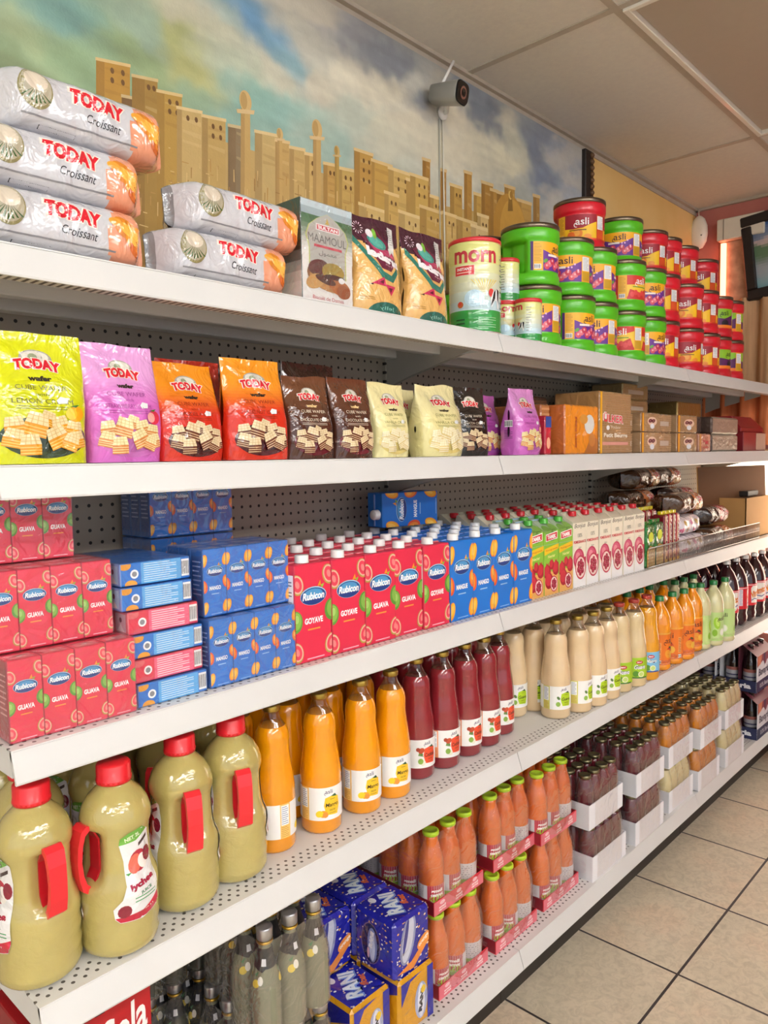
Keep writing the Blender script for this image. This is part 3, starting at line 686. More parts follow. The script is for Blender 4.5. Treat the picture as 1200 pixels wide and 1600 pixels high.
def guava_whole(A, x, y, r): A.ell(x, y, r, r*1.2, '5f9a3a', 20); A.ell(x+r*.08, y+r*.1, r*.75, r*.95, '86b84e', 18); A.ell(x+r*.2, y+r*.3, r*.3, r*.45, 'a8cf72', 12)
def mango_half(A, x, y, r, rot=-15): A.ell(x, y, r*.85, r*1.45, 'f07f28', 18, rot); A.ell(x+r*.06, y+r*.04, r*.72, r*1.28, 'fbb42c', 18, rot); A.ell(x+r*.1, y+r*.2, r*.35, r*.8, 'fdc95a', 12, rot)
def mango_whole(A, x, y, r): A.ell(x, y, r*.9, r*1.3, 'e8562e', 18, 10); A.ell(x-r*.12, y+r*.1, r*.65, r*1.05, 'f3902e', 16, 10); A.ell(x-r*.2, y+r*.3, r*.3, r*.55, 'f9b650', 12, 10)
def rub_front(w, h, kind, word, small=False, extra=True):
    A = Art(clip=(.0004, .0004, w-.0004, h-.0004)); r = w*.17
    if kind == 'guava':
        guava_half(A, w*.06, h*.80, r); guava_half(A, w*.93, h*.87, r); guava_whole(A, w*.0, h*.43, r*1.15); guava_whole(A, w*1.0, h*.5, r*1.15); guava_half(A, w*.97, h*.15, r, -20); guava_half(A, w*.03, h*.12, r, 20)
    else:
        mango_half(A, w*.03, h*.83, r); mango_half(A, w*.98, h*.84, r); mango_whole(A, w*.0, h*.45, r*1.1); mango_whole(A, w*1.0, h*.5, r*1.1); mango_half(A, w*.96, h*.14, r, -18); mango_half(A, w*.04, h*.13, r, -18)
    rub_logo(A, w*.5, h*.67, w*.72)
    A.text(word, w*.5, h*.42, h*.062, 'ffffff', w=w*.5, bold=.04)
    A.rect(w*.33, h*.325, w*.67, h*.34, 'f29a3c' if kind == 'guava' else '9fc8f0')
    A.lines(w*.3, w*.8, h*.02, h*.05, 1, 'f3b9c2' if kind == 'guava' else '8fbdf0', .4)
    return A
CG, CB = 'e3304e', '1878d6'
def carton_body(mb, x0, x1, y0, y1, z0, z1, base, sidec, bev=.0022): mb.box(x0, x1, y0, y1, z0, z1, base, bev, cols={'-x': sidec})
def side_panel(A, w, h, kind):
    A.rect(w*.06, h*.45, w*.94, h*.9, mix('ffffff', CG if kind == 'guava' else CB, .12)); A.lines(w*.12, w*.9, h*.47, h*.88, 12, '6a6a78', .35)
    A.bars(w*.2, w*.8, h*.12, h*.3)
def litre(kind, word, name, base):
    w_, d_, h_ = .096, .0635, .198; t = thing(name, 'x', 'juice carton', (0, 0, 0))
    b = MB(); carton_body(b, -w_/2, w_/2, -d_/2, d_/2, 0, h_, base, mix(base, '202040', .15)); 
    b.box(-w_/2+.004, w_/2-.004, -.003, .003, h_, h_+.003, mix(base, 'ffffff', .2), .001); b.build('carton_body', 'paper', t)
    A = rub_front(w_, h_, kind, word); m = MB(); A.emit(m, m_front(-w_/2, -d_/2, 0)); 
    S = Art(); side_panel(S, d_, h_, kind); S.emit(m, m_left(-w_/2, d_/2, 0)); m.build('print', 'paper', t)
    c = MB(); cap_(c, .0135, .016, 'f1f1ee', h_+.001, cx=-.012, cy=-.012); c.build('cap', 'plastic', t)
    return Proto(t)
def cap_(mb, r, h, col, z, cx=0, cy=0, n=18, ridge=.0006):
    mb.lathe([(r*1.04, 0), (r*1.04, h*.12), (r, h*.16), (r, h*.88), (r*.9, h), (0, h)], col, n*2, cx=cx, cy=cy, cz=z, sq=lambda a, zz: 1+(ridge/r if int(round(a*n/math.pi)) % 2 else 0), cap0=True)
# ---------------------------------------------------------------- litre cartons, five rows deep
P_goy = litre('guava', 'GOYAVE', 'guava_juice_carton', CG); P_gua = litre('guava', 'GUAVA', 'guava_juice_carton', CG)
P_mue = litre('mango', 'MANGUE', 'mango_juice_carton', CB); P_mgo = litre('mango', 'MANGO', 'mango_juice_carton', CB)
gx = [1.006+.0985*i for i in range(5)]; gp = [P_goy, P_goy, P_gua, P_gua, P_goy]; gw = ['GOYAVE', 'GOYAVE', 'GUAVA', 'GUAVA', 'GOYAVE']
for r in range(5):
    for i, x in enumerate(gx):
        y = 1.130+.0318+r*.0665
        if r == 0: gp[i].put((x+random.uniform(-.001, .001), y+(.004 if i in (3,) else 0), Z3), random.uniform(-.015, .015), 'red one-litre guava juice carton reading %s, %s from the left in the front row' % (gw[i], ORD[i]), 'red guava litre cartons')
        else: gp[(i+r) % 5].put((x+random.uniform(-.003, .003), y, Z3), random.uniform(-.03, .03), 'red one-litre guava carton behind the front row showing its white cap', 'guava litre cartons behind the front row')
mxs = [1.497+.092*i for i in range(4)]; mp = [P_mue, P_mgo, P_mgo, P_mue]; mw = ['MANGUE', 'MANGO', 'MANGO', 'MANGUE']
for r in range(5):
    for i, x in enumerate(mxs):
        y = 1.130+.0318+r*.0665
        sc = (.95, 1, 1.0+.02*(i == 3))
        if r == 0: mp[i].put((x, y-(.002 if i == 3 else 0), Z3), 0, 'blue one-litre mango juice carton reading %s, %s from the left in the front row' % (mw[i], ORD[i]), 'blue mango litre cartons', scale=sc)
        else: mp[(i+r) % 4].put((x+random.uniform(-.002, .002), y, Z3), random.uniform(-.02, .02), 'blue one-litre mango carton behind the front row showing its white cap', 'mango litre cartons behind the front row', scale=(.95, 1, 1))
# a lone mango carton lying on top of the rows at the back
P_mue.put((1.655, 1.36, Z3+.200+.0175+.048), 0, 'blue mango litre carton lying on its side on top of the other cartons', None, rot=(0, math.radians(-90), math.radians(-8)))
# ---------------------------------------------------------------- small multipacks
def pack(kind, word, nd, name):
    """four small cartons wide, nd deep, in clear film"""
    w_, d_, h_ = .0495, .038, .122; base = CG if kind == 'guava' else CB
    t = thing(name, 'x', 'juice multipack', (0, 0, 0))
    for j in range(nd):
        for i in range(4):
            b = MB(); x0 = (i-2)*w_+.0003; y0 = j*d_+.0003
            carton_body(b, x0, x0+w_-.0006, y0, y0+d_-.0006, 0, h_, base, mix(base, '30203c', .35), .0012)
            if j == 0: rub_front(w_-.0006, h_, kind, word).emit(b, m_front(x0, y0, 0))
            if i == 0: S = Art(); S.rect(d_*.1, h_*.1, d_*.9, h_*.9, mix(base, '401830', .5)); S.lines(d_*.15, d_*.85, h_*.3, h_*.85, 8, mix(base, 'ffffff', .4), .3); S.emit(b, m_left(x0, y0+d_, 0))
            T = Art(); T.rect(w_*.15, d_*.2, w_*.85, d_*.8, mix(base, 'ffffff', .25)); T.ell(w_*.5, d_*.5, w_*.1, w_*.07, 'd8d8d8', 8); T.emit(b, m_top(x0, y0, h_))
            b.build('carton', 'paper', t)
    f = MB(); f.box(-2*w_-.0015, 2*w_+.0015, -.0018, nd*d_+.001, .0003, h_+.0022, 'ffffff', .003); f.build('wrap', 'filmclear', t)
    return Proto(t)
P_gp = pack('guava', 'GUAVA', 3, 'guava_juice_multipack'); P_mp = pack('mango', 'MANGO', 3, 'mango_juice_multipack')
PH = .1245
def put_pack(P, x, y, z, rz, lab): P.put((x, y, z+.0006), rz, lab)
put_pack(P_gp, .514, 1.128, Z3, -.02, 'red guava multipack at the bottom of the left stack, standing on the shelf')
put_pack(P_gp, .500, 1.168, Z3+PH+.001, -.01, 'red guava multipack in the middle of the left stack')
put_pack(P_gp, .470, 1.232, Z3+2*PH+.002, 0, 'red guava multipack on top of the left stack')
put_pack(P_mp, .8575, 1.130, Z3, .0, 'blue mango multipack at the bottom of the stack beside the litre cartons')
put_pack(P_mp, .860, 1.148, Z3+PH+.001, .01, 'blue mango multipack on top of the stack beside the litre cartons')
put_pack(P_mp, .885, 1.364, Z3+2*PH+.003, .0, 'blue mango multipack set back on the very top between the two stacks')
put_pack(P_mp, .885, 1.364, Z3+PH+.002, .0, 'blue mango multipack hidden behind the stack, second layer at the pegboard')
put_pack(P_mp, .885, 1.364, Z3, .0, 'blue mango multipack hidden behind the stack, lowest layer at the pegboard')
def flat_pack(kind, name):
    """a multipack lying on its back: the cartons' long sides face the aisle"""
    L_, W_, T_ = .132, .05, .038; base = CG if kind == 'guava' else CB
    t = thing(name, 'x', 'juice multipack', (0, 0, 0))
    for j in range(4):
        b = MB(); y0 = j*W_+.0003
        b.box(0, L_, y0, y0+W_-.0006, 0, T_, base, .0012, cols={'-x': mix(base, 'd8c8c8', .25)})
        if j == 0:
            A = Art(clip=(.001, .001, L_-.001, T_-.001)); pale = 'f0678a' if kind == 'guava' else '5cb2ee'
            A.rect(L_*.28, 0, L_*.86, T_, pale); A.lines(L_*.32, L_*.82, T_*.06, T_*.94, 9, 'f7dfe6' if kind == 'guava' else 'cfe8fa', .4); A.bars(L_*.87, L_*.985, T_*.12, T_*.9, 10)
            A.ell(L_*.19, T_*.5, T_*.2, T_*.2, 'ffffff', 14); A.ell(L_*.19, T_*.5, T_*.12, T_*.12, '8a8a90', 12); A.ell(L_*.06, T_*.9, T_*.3, T_*.2, 'e8a030' if kind != 'guava' else 'e06a70')
            A.ell(L_*.14, T_*.05, T_*.3, T_*.2, 'f0a428' if kind != 'guava' else 'd84a60'); A.emit(b, m_front(0, y0, 0))
        A = Art(clip=(.001, .001, W_-.002, T_-.001)); A.rect(W_*.15, T_*.1, W_*.85, T_*.9, 'd8b8c4' if kind == 'guava' else 'a9c4e2'); A.poly([(W_*.5, T_*.45), (W_*.25, T_*.12), (W_*.75, T_*.12)], 'f0e8ea'); A.ell(W_*.5, T_*.62, T_*.12, T_*.12, '6a3a4a', 10)
        A.emit(b, m_left(0, y0+W_, 0)); b.build('carton', 'paper', t)
    f = MB(); f.box(-.0015, L_+.0015, -.0015, 4*W_+.001, .0002, T_+.001, 'ffffff', .003); f.build('wrap', 'filmclear', t)
    return Proto(t)
F_g = flat_pack('guava', 'guava_juice_multipack'); F_m = flat_pack('mango', 'mango_juice_multipack')
zz = Z3
for i, (k, dx, lab) in enumerate([(F_m, 0, 'lowest of the six packs, blue'), (F_g, -.003, 'pink, second from the bottom'), (F_m, -.001, 'blue, third from the bottom'), (F_g, -.006, 'pink, third from the top'), (F_m, -.014, 'blue with a barcode, second from the top'), (F_m, -.012, 'blue, topmost of the six')]):
    k.put((.620+dx, 1.134+.004*i, zz+.0005), random.uniform(-.02, .02), 'juice multipack lying flat in the sideways stack: '+lab, 'sideways stack of multipacks'); zz += .0402
# ---------------------------------------------------------------- tall pomegranate cartons
def tall(kind):
    if kind == 'tam': w_, d_, h_ = .080, .0625, .218
    else: w_, d_, h_ = .078, .0625, .228
    t = thing('pomegranate_drink_carton' if kind == 'tam' else 'pomegranate_juice_carton', 'x', 'juice carton', (0, 0, 0))
    base = '8cc63c' if kind == 'tam' else 'f0e8d2'; b = MB(); zt = h_-.03
    carton_body(b, -w_/2, w_/2, -d_/2, d_/2, 0, zt, base, mix(base, '605030', .12), .0015)
    vs = [(-w_/2, -d_/2, zt-.0005), (w_/2, -d_/2, zt-.0005), (w_/2, d_/2, zt-.0005), (-w_/2, d_/2, zt-.0005), (-w_/2, .016, h_), (w_/2, .016, h_), (w_/2, .022, h_), (-w_/2, .022, h_)]
    b.add(vs, [(0, 1, 5, 4), (1, 2, 6, 5), (3, 0, 4, 7), (2, 3, 7, 6), (4, 5, 6, 7)], [('a9b9a0' if kind == 'tam' else 'd8d0b8')]*5)
    b.build('carton_body', 'paper', t)
    A = Art(clip=(.0005, 0, w_-.0005, zt+.03)); w, h = w_, zt
    if kind == 'tam':
        A.rect(0, h*.78, w, h+.03, '9fc0dc'); A.ell(w*.5, h*.93, w*.42, h*.1, '5a8a34', 16); A.ell(w*.25, h*1.0, w*.25, h*.07, '79a848'); A.ell(w*.75, h*1.03, w*.25, h*.06, '86b452')
        A.poly([(w*.1, h*.83), (w*.9, h*.86), (w*.9, h*.98), (w*.1, h*.94)], 'ffffff'); A.poly([(w*.13, h*.84), (w*.87, h*.87), (w*.87, h*.965), (w*.13, h*.93)], 'd8202c'); A.text('TAMEK', w*.5, h*.9, h*.06, 'ffffff', w=w*.6, bold=.05, rot=3)
        A.poly([(0, h*.62), (w, h*.7), (w, h*.78), (0, h*.72)], 'f2c81c'); A.text('Pomegranate', w*.5, h*.70, h*.035, 'c83018', w=w*.8, rot=5); A.text('Nectar', w*.5, h*.6, h*.045, 'f4f0a0', w=w*.5, bold=.02, rot=4)
        A.poly([(0, 0), (w, 0), (w, h*.3), (0, h*.42)], 'e6b060'); 
        for (x, y, r) in ((.2, .36, .24), (.8, .40, .24), (.32, .22, .27), (.5, .46, .16)):
            A.ell(w*x, h*y, w*r, w*r*1.1, 'b01c30', 18); A.ell(w*(x-.04), h*(y+.02), w*r*.75, w*r*.85, 'd23244', 16); A.poly([(w*(x-.06), h*y+w*r), (w*(x+.06), h*y+w*r), (w*(x+.09), h*y+w*r*1.45), (w*x, h*y+w*r*1.15), (w*(x-.09), h*y+w*r*1.45)], 'c42a3c')
        pom_cut(A, w*.66, h*.16, w*.26)
    else:
        A.rect(0, 0, w, h*.3, 'f4f4f2'); A.text('Bonjus', w*.5, h*.94, h*.085, '3a3a30', w=w*.86, shear=.25); A.text('100%', w*.5, h*.8, h*.06, '6a6a58', w=w*.34)
        A.text('POMEGRANATE', w*.5, h*.7, h*.045, 'd6203a', w=w*.95, bold=.03); A.text('Juice', w*.5, h*.61, h*.035, '6a6a58', w=w*.22)
        A.ell(w*.42, h*.44, w*.42, w*.40, 'c8305a', 24); A.ell(w*.38, h*.46, w*.33, w*.30, 'd8587c', 20); A.ell(w*.34, h*.49, w*.16, w*.13, 'e8909c', 14); A.ell(w*.92, h*.36, w*.2, w*.24, 'c02c54', 16); pom_cut(A, w*.56, h*.30, w*.42)
    m = MB(); A.emit(m, lambda u, v, o: (-w_/2+u, (-d_/2-o) if v <= zt else (-d_/2+(v-zt)/.0314*.0467-o), v)); m.build('print', 'paper', t)
    c = MB(); cap_(c, .0125, .015, '4fb03c' if kind == 'tam' else 'c8202c', h_-.012, cy=-.004); c.build('cap', 'plastic', t)
    return Proto(t)
def pom_cut(A, x, y, r):
    A.ell(x, y, r, r*1.15, 'c42848', 20, 15); A.ell(x, y, r*.86, r*1.0, 'f2d8d0', 18, 15)
    for a in range(6): q = a*60+20; A.ell(x+r*.45*math.cos(math.radians(q)), y+r*.52*math.sin(math.radians(q)), r*.27, r*.3, 'a01838', 10); A.ell(x+r*.42*math.cos(math.radians(q))+r*.06, y+r*.5*math.sin(math.radians(q))+r*.08, r*.1, r*.1, 'd85878', 6)
    A.ell(x, y, r*.2, r*.25, 'a01838', 10)
P_tm = tall('tam'); P_bj = tall('bon')
for r in range(2):
    for i in range(3):
        P_tm.put((1.848+i*.0835, 1.165+r*.066, Z3), 0, ('green pomegranate drink carton with green cap, %s of three from the left in front' % ORD[i]) if r == 0 else 'green-capped pomegranate drink carton standing behind the front three', 'green pomegranate drink cartons' if r == 0 else 'second row of green-capped cartons')
for r in range(5):
    for i in range(6):
        n = 'cream pomegranate juice carton with red cap, %s from the left in the front row' % ORD[i] if r == 0 else 'cream pomegranate carton with red cap behind the front row'
        P_bj.put((2.098+i*.0795+.006*(i//2), 1.165+r*.066-.001*i, Z3), 0, n, 'cream pomegranate cartons in the front row' if r == 0 else 'cream pomegranate cartons further back')
for r in (2, 3, 4):
    for i in range(3): P_bj.put((1.850+i*.083, 1.165+r*.066, Z3), 0, 'cream pomegranate carton with red cap standing behind the green drink cartons', 'cream cartons behind the green ones')
# ================================================================== GLASS JUICE BOTTLES
BP = [(.030, 0), (.040, .002), (.0428, .008), (.0428, .105), (.0422, .125), (.039, .150), (.0352, .175), (.0332, .195), (.0335, .210), (.0335, .222), (.0315, .234), (.0265, .244), (.0215, .252)]
NP = [(.0215, .252), (.0175, .259), (.0152, .265), (.0152, .276)]
def prof_r(P):
    def f(z):
        for a, b in zip(P, P[1:]):
            if a[1] <= z <= b[1] and b[1] > a[1]: return a[0]+(b[0]-a[0])*(z-a[1])/(b[1]-a[1])
        return P[-1][0] if z > P[-1][1] else P[0][0]
    return f
def glass_bottle(name, juice, accent, word, prof=BP, neck=NP, capc='b59a4a', lab=(.030, .098), style='asli', fruit='f0b020', fill=.244, cat='juice bottle'):
    t = thing(name, 'x', cat, (0, 0, 0)); rf = prof_r(prof+neck[1:])
    b = MB(); P1 = [p for p in prof if p[1] <= fill]+[(rf(fill), fill), (rf(fill)*.9, fill+.0005), (0, fill+.0005)]
    b.lathe(P1, juice, 28); b.build('juice', 'juice', t)
    g = MB(); zt = neck[-1][1]; P2 = [(rf(fill)+.0003, fill-.001)]+[p for p in prof+neck[1:] if p[1] > fill]
    P2 += [(P2[-1][0], zt)]; g.lathe(P2, 'ffffff', 24, cap0=False, cap1=False); g.build('neck', 'glass', t)
    c = MB(); rc = neck[-1][0]+.0022
    c.lathe([(rc*.9, 0), (rc, .002), (rc, .007), (rc, .010), (rc*.93, .0125), (rc*.7, .0125), (rc*.66, .0118), (0, .0118)], capc, 28, cz=zt-.004, sq=lambda a, z: 1+.012*math.cos(a*14)*(z < .006)); 
    if style in ('green', 'mlabel'): A = Art(); 
    c.build('cap', 'metal' if capc == 'b59a4a' else 'tin', t)
    R = prof[3][0]; m = MB(); z0, z1 = lab; ln = z1-z0; half = R*math.radians(150)
    A = Art(clip=(-half, 0, half, ln)); A.rect(-half, 0, half, ln, 'f2f1ee' if style == 'asli' else accent)
    if style == 'asli':
        for x0 in (0, .120, -.120):
            A.rect(x0-.062, 0, x0-.040, ln, mix(accent, 'f0c890', .5)); A.rect(x0-.060, ln*.38, x0-.043, ln*.96, 'f6f6f4'); A.lines(x0-.059, x0-.044, ln*.40, ln*.94, 9, '7080a8', .3); A.lines(x0-.060, x0-.043, ln*.03, ln*.35, 6, 'c07820', .25)
            calli(A, x0+.001, ln*.87, .0085, '5a5070')
            bl = [(x0-.004, ln*.16), (x0+.022, ln*.13), (x0+.027, ln*.4), (x0+.024, ln*.68), (x0+.010, ln*.74), (x0-.006, ln*.68), (x0-.009, ln*.45)]
            A.poly(bl, accent); A.text(word, x0+.009, ln*.45, .0092, '2a2016', w=.029, bold=.02, shear=.15); A.text('nectar', x0+.010, ln*.30, .004, '5a4a20', w=.014); A.rect(x0+.004, ln*.62, x0+.016, ln*.635, '6a5a30'); A.rect(x0+.002, ln*.2, x0+.018, ln*.212, '6a5a30')
            if fruit == 'f0b020': A.ell(x0-.010, ln*.2, .009, .0075, 'e8a818', 14); A.ell(x0-.018, ln*.21, .008, .007, 'f4d62c', 12, 20); A.ell(x0-.006, ln*.17, .006, .006, 'e8963c', 12)
            else: A.ell(x0-.010, ln*.18, .0065, .007, 'f2eed8' if fruit == 'g' else 'e8e4d0', 12); A.ell(x0-.016, ln*.24, .0065, .007, '8ab04a', 14); A.ell(x0-.015, ln*.5, .004, .006, '5a7a3a', 8, 40); 
            if fruit == 'r': A.ell(x0-.014, ln*.62, .008, .0065, 'c8502c', 12, 30); A.ell(x0-.022, ln*.66, .005, .005, 'a83c24', 10); A.poly([(x0-.02, ln*.55), (x0-.008, ln*.4), (x0-.022, ln*.45)], '6a8a4a')
            A.poly([(x0+.006, ln*.72), (x0+.016, ln*.78), (x0+.021, ln*.68), (x0+.012, ln*.70)], '2f5a34')
    elif style == 'grn':
        for x0 in (0, .12, -.12):
            A.ell(x0, ln*.78, .012, .006, 'c8102c', 14); A.text('MAY', x0, ln*.78, .005, 'ffffff', w=.016, bold=.03); A.text(word, x0+.002, ln*.55, .014, '2c2c6c', w=.040, bold=.08, shear=.3); A.text(word, x0+.002, ln*.55, .014, 'ffffff', w=.039, bold=.02, shear=.3)
            A.ell(x0-.012, ln*.22, .010, .010, '5f9a30', 14); A.ell(x0+.006, ln*.2, .011, .010, 'f0f0c8', 14); A.ell(x0+.006, ln*.2, .008, .007, 'c8dc7c', 12); A.rect(x0-.03, 0, x0+.03, ln*.06, '3a7a34' if word[0] == 'G' else '2a4a9a')
    A.emit(m, m_cyl(R, z0, 0, rf), maxe=.007); m.build('label', 'label', t)
    return Proto(t)
J_m = glass_bottle('mango_nectar_bottle', 'f09a04', 'f7c52a', 'Mango'); J_r = glass_bottle('cocktail_nectar_bottle', '8e242c', 'ee5230', 'Cocktail', fruit='r')
J_g = glass_bottle('guava_nectar_bottle', 'e0c49a', 'b6d61e', 'Guava', fruit='g')
J_gg = glass_bottle('guava_nectar_bottle', 'dcc496', 'a8cf2e', 'Guava', style='grn', capc='b0382c'); J_mm = glass_bottle('mango_nectar_bottle', 'e8a020', '7fbfe4', 'Mango', style='grn', capc='b0382c')
def rowput(P, pts, lab, grp, cat=None, z=Z4, rz0=0):
    for i, q in enumerate(pts): P.put((q[0], q[1], z), rz0+(q[2] if len(q) > 2 else random.uniform(-.1, .1)), lab % ORD[i] if '%s' in lab else lab, grp)
def back(px, py, r=.0428):
    """centre of a round base whose nearest rim shows at this spot of the shelf"""
    p = Pix(px, py, 2, Z4); d = Vector((p.x, p.y)).normalized(); return (p.x+d.x*r, p.y+d.y*r)
mp_ = [back(430, 1336)+(1.05,), back(503, 1305)+(-.40,), back(566, 1274)+(-.38,), back(613, 1250)+(-.42,)]
rowput(J_m, mp_, 'amber mango nectar bottle with gold cap, %s from the left in the front row', 'amber mango bottles in front')
rp_ = [back(652, 1220), back(692, 1203), back(727, 1184), back(757, 1168), back(779, 1150)]
rowput(J_r, rp_, 'dark red nectar bottle with white label, %s from the left in the front row', 'dark red nectar bottles in front', rz0=-.2)
gp_ = [back(801, 1122)+(-.45,), back(833, 1113)+(1.9,), back(868, 1125)+(-.5,), back(902, 1115)+(-.1,), back(926, 1105)+(-.35,), back(947, 1094)+(-.35,)]
rowput(J_g, gp_, 'creamy guava nectar bottle with gold cap, %s from the left', 'creamy guava bottles in front', rz0=0)
for i, q in enumerate([back(966, 1083), back(989, 1074)]): J_gg.put((q[0], q[1], Z4), -.75+.1*i, 'creamy guava bottle with bright green label and red cap, %s one' % ('left' if i == 0 else 'right'))
q = back(1009, 1064); J_mm.put((q[0], q[1], Z4), -.75, 'orange mango bottle with light blue label and red cap between cream and orange bottles')
def backrow(P, ref, ns, lab, grp, cat=None):
    for k in range(1, ns):
        for q in ref:
            y = q[1]+.090*k+random.uniform(-.004, .004)
            if y < 1.445: P.put((q[0]+random.uniform(-.004, .004), y, Z4), random.uniform(-.4, .4), lab, grp)
backrow(J_m, [(mp_[0][0]-.01, 1.165), (mp_[1][0]-.01, 1.155), (mp_[2][0], 1.155), (mp_[3][0]+.004, 1.155)], 5, 'amber mango nectar bottle standing behind the front four', 'amber mango bottles further back')
backrow(J_r, [(q[0]+.008*0, 1.180+.003*i) for i, q in enumerate(rp_)], 4, 'dark red nectar bottle standing behind the front five', 'dark red nectar bottles further back')
backrow(J_g, [(1.852, 1.245), (1.948, 1.225), (2.04, 1.135), (2.135, 1.13), (2.23, 1.12)], 5, 'creamy guava nectar bottle standing behind the front row', 'creamy guava bottles further back')
backrow(J_gg, [(2.325, 1.12), (2.415, 1.12)], 4, 'creamy guava bottle with red cap standing behind the green-labelled pair', 'red-capped guava bottles further back')
# ---------------------------------------------------------------- plastic bottles
def pet(name, juice, capc, labc, kind, h=.262, r=.040, lab=(.022, .135), cat='juice bottle', mat='cloudy'):
    t = thing(name, 'x', cat, (0, 0, 0)); k = h/.262
    P1 = [(r*.7, 0), (r*.92, .003), (r, .010), (r, .018), (r*.955, .022), (r*.955, .028), (r, .033), (r*.97, .04), (r*.97, .135*k), (r, .142*k), (r*.99, .165*k), (r*.9, .188*k), (r*.72, .207*k), (r*.5, .222*k), (r*.36, .232*k), (.0125, .240*k), (.0125, .246*k)]
    if kind == 'cola': P1 = [(r*.6, 0), (r*.85, .004), (r*.97, .02), (r, .04), (r*.93, .055), (r, .075), (r, .175), (r*.97, .19), (r*.85, .215), (r*.6, .245), (r*.36, .262), (.0135, .270), (.0135, .282)]
    rf = prof_r(P1); b = MB()
    b.lathe([(p[0], p[1]) for p in P1], juice, 28, sq=(lambda a, z: 1-.05*max(0, math.cos(5*a))*(z < .035)) if kind == 'cola' else None); b.build('body', mat, t)
    c = MB(); cap_(c, .0148, .017, capc, P1[-1][1]-.003, ridge=.0005); c.build('cap', 'plastic', t)
    m = MB(); z0, z1 = lab; ln = z1-z0; half = r*math.pi; A = Art(clip=(-half, 0, half, ln)); A.rect(-half, 0, half, ln, labc)
    for x0 in (0, r*2.09, -r*2.09):
        if kind == 'orange':
            A.rect(x0-.042, 0, x0+.04, ln*.16, 'd86a3a'); A.rect(x0-.042, ln*.03, x0+.04, ln*.06, 'f0b080'); A.rect(x0-.042, ln*.95, x0+.04, ln, 'f6b040'); calli(A, x0+.004, ln*.76, .020, '5a2418'); A.ell(x0+.010, ln*.42, .016, .016, 'c8322c', 16); A.ell(x0+.002, ln*.34, .014, .016, 'f0a030', 16, 30); A.ell(x0+.02, ln*.3, .012, .013, 'f4c048', 14); A.ell(x0+.012, ln*.53, .009, .004, '3a5a2a', 10, -20)
            A.rect(x0-.040, ln*.2, x0-.026, ln*.7, 'f4a860'); A.lines(x0-.039, x0-.027, ln*.22, ln*.68, 9, '8a3a1c', .3); A.bars(x0-.04, x0-.026, ln*.04, ln*.15, 8)
        elif kind == 'green':
            A.ell(x0-.012, ln*.62, .013, .024, '9ccf2c', 16, 10); A.ell(x0-.01, ln*.64, .007, .016, 'c2e46c', 12, 10); A.ell(x0+.012, ln*.30, .013, .015, 'e8f0d0', 16); A.ell(x0+.012, ln*.30, .009, .011, 'f6f6ea', 14); calli(A, x0+.006, ln*.78, .016, '3a2a20'); A.ell(x0-.02, ln*.28, .010, .014, '8cc030', 14); A.rect(x0-.04, 0, x0+.04, ln*.05, 'b4dc80')
        elif kind == 'cola':
            A.rect(x0-.055, ln*.93, x0+.055, ln*.96, 'f0e8e8'); A.poly([(x0-.026, ln*.12), (x0+.02, ln*.1), (x0+.03, ln*.22), (x0+.03, ln*.9), (x0-.02, ln*.9), (x0-.028, ln*.8)], 'f4efe6'); A.text('Vimto', x0+.002, ln*.55, .03, 'c8102c', w=.062, bold=.05, rot=14, shear=.1); A.text('Vimto', x0+.002, ln*.55, .03, 'f0a020', w=.060, bold=.01, rot=14, shear=.1)
            A.poly([(x0-.026, ln*.25), (x0-.01, ln*.33), (x0+.01, ln*.28), (x0+.03, ln*.36), (x0+.03, ln*.32), (x0+.01, ln*.24), (x0-.01, ln*.29), (x0-.026, ln*.21)], '2a4a9a'); A.rect(x0+.034, ln*.15, x0+.05, ln*.9, 'e6e2e8'); A.lines(x0+.035, x0+.049, ln*.17, ln*.88, 12, '5a5a9a', .3)
    A.emit(m, m_cyl(r*.97 if kind != 'cola' else r, z0, 0, rf), maxe=.008); m.build('label', 'label', t)
    return Proto(t)
B_o = pet('orange_drink_bottle', 'f79a10', '1d7a3c', 'f07c1e', 'orange'); B_g = pet('guava_drink_bottle', 'd9d6a4', '1d7a3c', 'bfdc8c', 'green', h=.258)
B_v = pet('cordial_bottle', '2e0a14', 'ece8e4', 'd8202c', 'cola', r=.050, lab=(.075, .172), cat='soft drink bottle', mat='juice')
op = [back(1029, 1049, .04)+(.15,), back(1049, 1039, .04)+(.9,), back(1067, 1032, .04)+(-.2,), back(1080, 1019, .04)+(-.3,)]
rowput(B_o, op, 'orange drink bottle with green cap, %s from the left in the front row', 'orange drink bottles in front', rz0=-.45)
gp2 = [back(1093, 1016, .04)+(.9,), back(1113, 1010, .04)+(.0,), back(1131, 1003, .04)+(1.1,)]
rowput(B_g, gp2, 'pale green drink bottle with green cap, %s of the front three', 'pale green drink bottles in front', rz0=-.5)
backrow(B_o, [(q[0], 1.125) for q in op], 5, 'orange drink bottle with green cap behind the front row', 'orange drink bottles further back')
backrow(B_g, [(q[0], 1.10) for q in gp2], 5, 'pale green drink bottle with green cap behind the front three', 'pale green drink bottles further back')
vx = [(3.375, 1.128, .0), (3.487, 1.126, 1.2), (3.60, 1.124, .6), (3.712, 1.12, 0), (3.824, 1.12, .4), (3.93, 1.12, .1)]
rowput(B_v, vx, 'dark cordial bottle with white cap and red label, %s from the left in front', 'dark cordial bottles in front', rz0=-.75)
for k in (1, 2):
    for x, y, a in [(3.265, 1.128, 0)]+vx: B_v.put((x, y+.108*k, Z4), random.uniform(-.5, .5), 'dark cordial bottle with white cap standing behind the front row', 'dark cordial bottles further back')
